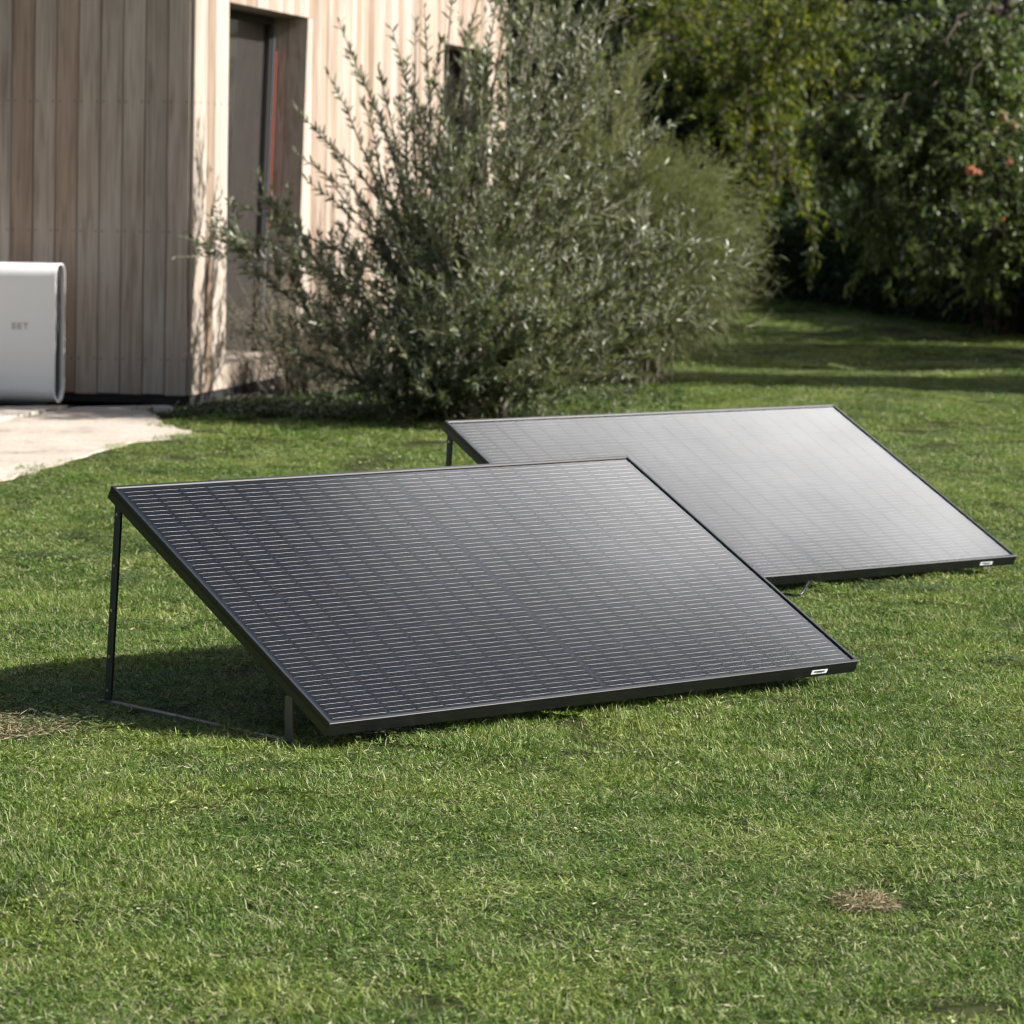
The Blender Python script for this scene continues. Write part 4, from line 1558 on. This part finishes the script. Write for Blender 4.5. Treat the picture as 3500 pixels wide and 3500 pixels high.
# --- dense hedge closing the garden
def hedge(name, label, a, b, height, depth, seed, n=30000, L=0.10, group=None):
    g = np.random.default_rng(seed)
    a, b = np.array(a, float), np.array(b, float)
    c = (a + b) / 2
    root = empty(name, (c[0], c[1], 0))
    tag(root, label, 'hedge', group)
    d = (b - a)
    ln = np.linalg.norm(d)
    d /= ln
    nn = np.array((-d[1], d[0]))
    # lumpy inner mass of branches
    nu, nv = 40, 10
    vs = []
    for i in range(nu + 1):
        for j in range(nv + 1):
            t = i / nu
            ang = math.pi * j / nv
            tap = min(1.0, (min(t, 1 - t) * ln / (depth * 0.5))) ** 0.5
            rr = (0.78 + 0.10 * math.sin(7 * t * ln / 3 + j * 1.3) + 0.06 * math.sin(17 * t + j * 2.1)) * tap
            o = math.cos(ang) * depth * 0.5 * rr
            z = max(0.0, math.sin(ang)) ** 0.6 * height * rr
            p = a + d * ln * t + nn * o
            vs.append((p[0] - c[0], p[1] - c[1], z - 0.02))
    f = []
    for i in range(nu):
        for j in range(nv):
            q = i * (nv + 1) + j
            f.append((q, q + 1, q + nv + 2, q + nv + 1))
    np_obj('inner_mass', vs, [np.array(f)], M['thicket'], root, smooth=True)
    t = g.random(n)
    ang = g.uniform(0.0, math.pi, n)
    rr = (g.uniform(0.74, 1.04, n) + 0.08 * np.sin(7 * t * ln / 3)) * np.minimum(1.0, np.minimum(t, 1 - t) * ln / (depth * 0.5)) ** 0.5
    o = np.cos(ang) * depth * 0.5 * rr
    z = np.maximum(0, np.sin(ang)) ** 0.6 * height * rr * g.uniform(0.85, 1.0, n)
    P = a[None] + d[None] * (ln * t)[:, None] + nn[None] * o[:, None]
    P = np.concatenate([P - c, z[:, None]], 1)
    out = np.stack([nn[0] * np.cos(ang), nn[1] * np.cos(ang), np.sin(ang)], 1)
    v, t_, q_ = leaves(g, P, unit(out + g.normal(0, 0.7, (n, 3))), L * g.uniform(0.6, 1.3, n), L * 0.32)
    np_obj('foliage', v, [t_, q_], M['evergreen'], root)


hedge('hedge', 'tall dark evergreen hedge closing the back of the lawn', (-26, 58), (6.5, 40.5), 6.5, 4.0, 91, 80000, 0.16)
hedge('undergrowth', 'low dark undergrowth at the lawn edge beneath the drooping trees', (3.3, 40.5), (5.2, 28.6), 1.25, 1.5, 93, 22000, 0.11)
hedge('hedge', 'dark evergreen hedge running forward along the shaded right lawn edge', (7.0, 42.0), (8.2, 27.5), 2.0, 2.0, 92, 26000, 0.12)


# --- slender trees to the right whose shadows streak across the lawn
def column_tree(x, y, r, h, clear, seed, i):
    g = np.random.default_rng(seed)
    root = empty('columnar_tree', (x, y, 0))
    tag(root, 'slender columnar tree, %s in the row along the right lawn edge' % ORD[i], 'tree', 'columnar trees along the right lawn edge')
    tr = np.stack([np.zeros(8), np.zeros(8), np.linspace(0, h * 0.9, 8)], 1)[None] + g.normal(0, 0.02, (1, 8, 3))
    tr[0, 0] = (0, 0, 0)
    tubes_obj('trunk', [(tr, 0.11, 0.03)], M['dark_bark'], root, 7)
    n = 9000
    z = clear + (h - clear) * g.random(n)
    k = (z - clear) / (h - clear)
    prof = np.sin(np.clip(k * 0.93 + 0.07, 0, 1) * math.pi) ** 0.5
    rr = r * prof * np.sqrt(g.random(n)) * (1 + 0.2 * np.sin(z * 3 + seed))
    a = g.uniform(0, 6.283, n)
    P = np.stack([rr * np.cos(a), rr * np.sin(a), z], 1)
    v, t_, q_ = leaves(g, P, unit(g.normal(0, 1, (n, 3)) + np.array([0, 0, 0.5])), g.uniform(0.14, 0.26, n), 0.11)
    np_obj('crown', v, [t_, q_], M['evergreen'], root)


ORD = ('nearest', 'second', 'third', 'fourth', 'fifth', 'sixth', 'seventh', 'farthest')
for i, (x, y, r, h, cl) in enumerate(((9.2, 21.45, 0.85, 5.9, 0.3), (9.8, 23.95, 1.05, 7.4, 0.3), (10.0, 25.7, 0.95, 6.4, 0.3), (9.6, 28.15, 1.15, 4.5, 0.3), (10.4, 29.9, 1.1, 4.8, 0.3), (10.0, 33.6, 1.3, 5.2, 0.3), (11.0, 35.9, 1.5, 5.6, 0.3), (11.0, 38.6, 1.6, 6.0, 0.3))):
    column_tree(x, y, r, h, cl, 300 + i, i)


# ------------------------------------------------------------------ small things
def curve_tube(name, pts, r, mat, parent=None, k=6):
    P = np.array(pts, float)
    sp = []
    Q = [2 * P[0] - P[1]] + list(P) + [2 * P[-1] - P[-2]]
    for i in range(1, len(Q) - 2):
        for j in range(6):
            t = j / 6
            sp.append(0.5 * ((2 * Q[i]) + (-Q[i - 1] + Q[i + 1]) * t + (2 * Q[i - 1] - 5 * Q[i] + 4 * Q[i + 1] - Q[i + 2]) * t * t + (-Q[i - 1] + 3 * Q[i] - 3 * Q[i + 1] + Q[i + 2]) * t ** 3))
    sp.append(Q[-2])
    sp = np.array(sp)[None]
    V, f = tube_np(sp, np.full(sp.shape[:2], r), k)
    return np_obj(name, V, [f], mat, parent, smooth=True)


cb = curve_tube('cable', [ground(2600, 2040), ground(2680, 2052) + Vector((0, 0, 0.02)), at(2730, 2035, 10.75), at(2757, 2003, 10.8), at(2765, 1990, 10.9)], 0.004, M['cable'])
tag(cb, 'black cable curving in the shade under the far solar panel', 'cable')
a, b_ = ground(520, 1402, 0.03), ground(585, 1400, 0.03)
dp = curve_tube('drain_pipe', [a, (a + b_) / 2, b_], 0.022, M['pipe'], k=10)
tag(dp, 'short pale pipe stub on the ground below the house corner', 'pipe')
c2 = curve_tube('wall_cable', [ground(585, 1412, 0.01), at(590, 1396, 19.0), at(600, 1382, 19.05), at(612, 1372, 19.1)], 0.005, M['cable'])
tag(c2, 'thin black cable rising to the plinth at the house corner', 'cable')
# thatch showing in the worn spots of the lawn
for i, (c, rx, ry) in enumerate(BARE[:2]):
    g = np.random.default_rng(500 + i)
    n = 1100 if i == 0 else 1300
    a = g.uniform(0, 6.283, n)
    r = np.sqrt(g.random(n))
    P = np.stack([c.x + rx * r * np.cos(a), c.y + ry * 2.6 * r * np.sin(a), 0.003 + 0.012 * g.random(n)], 1)
    D = np.stack([g.normal(0, 1, n), g.normal(0, 1, n), g.uniform(0, 0.35, n)], 1)
    v, t_, q_ = leaves(g, P, unit(D), g.uniform(0.015, 0.035, n), 0.0022)
    o = np_obj('thatch', v, [t_, q_], M['straw'] if 'straw' in M else M.setdefault('straw', leafy('dry_thatch', [(0, (0.17, 0.14, 0.085)), (1, (0.36, 0.30, 0.20))], 0.15, 0.8, 0.2, 0.1)))
    tag(o, ('dry brown thatch patch in the lawn in front of the panels', 'worn straw-coloured patch at the end of the near panel shadow')[i], 'thatch', kind='stuff')
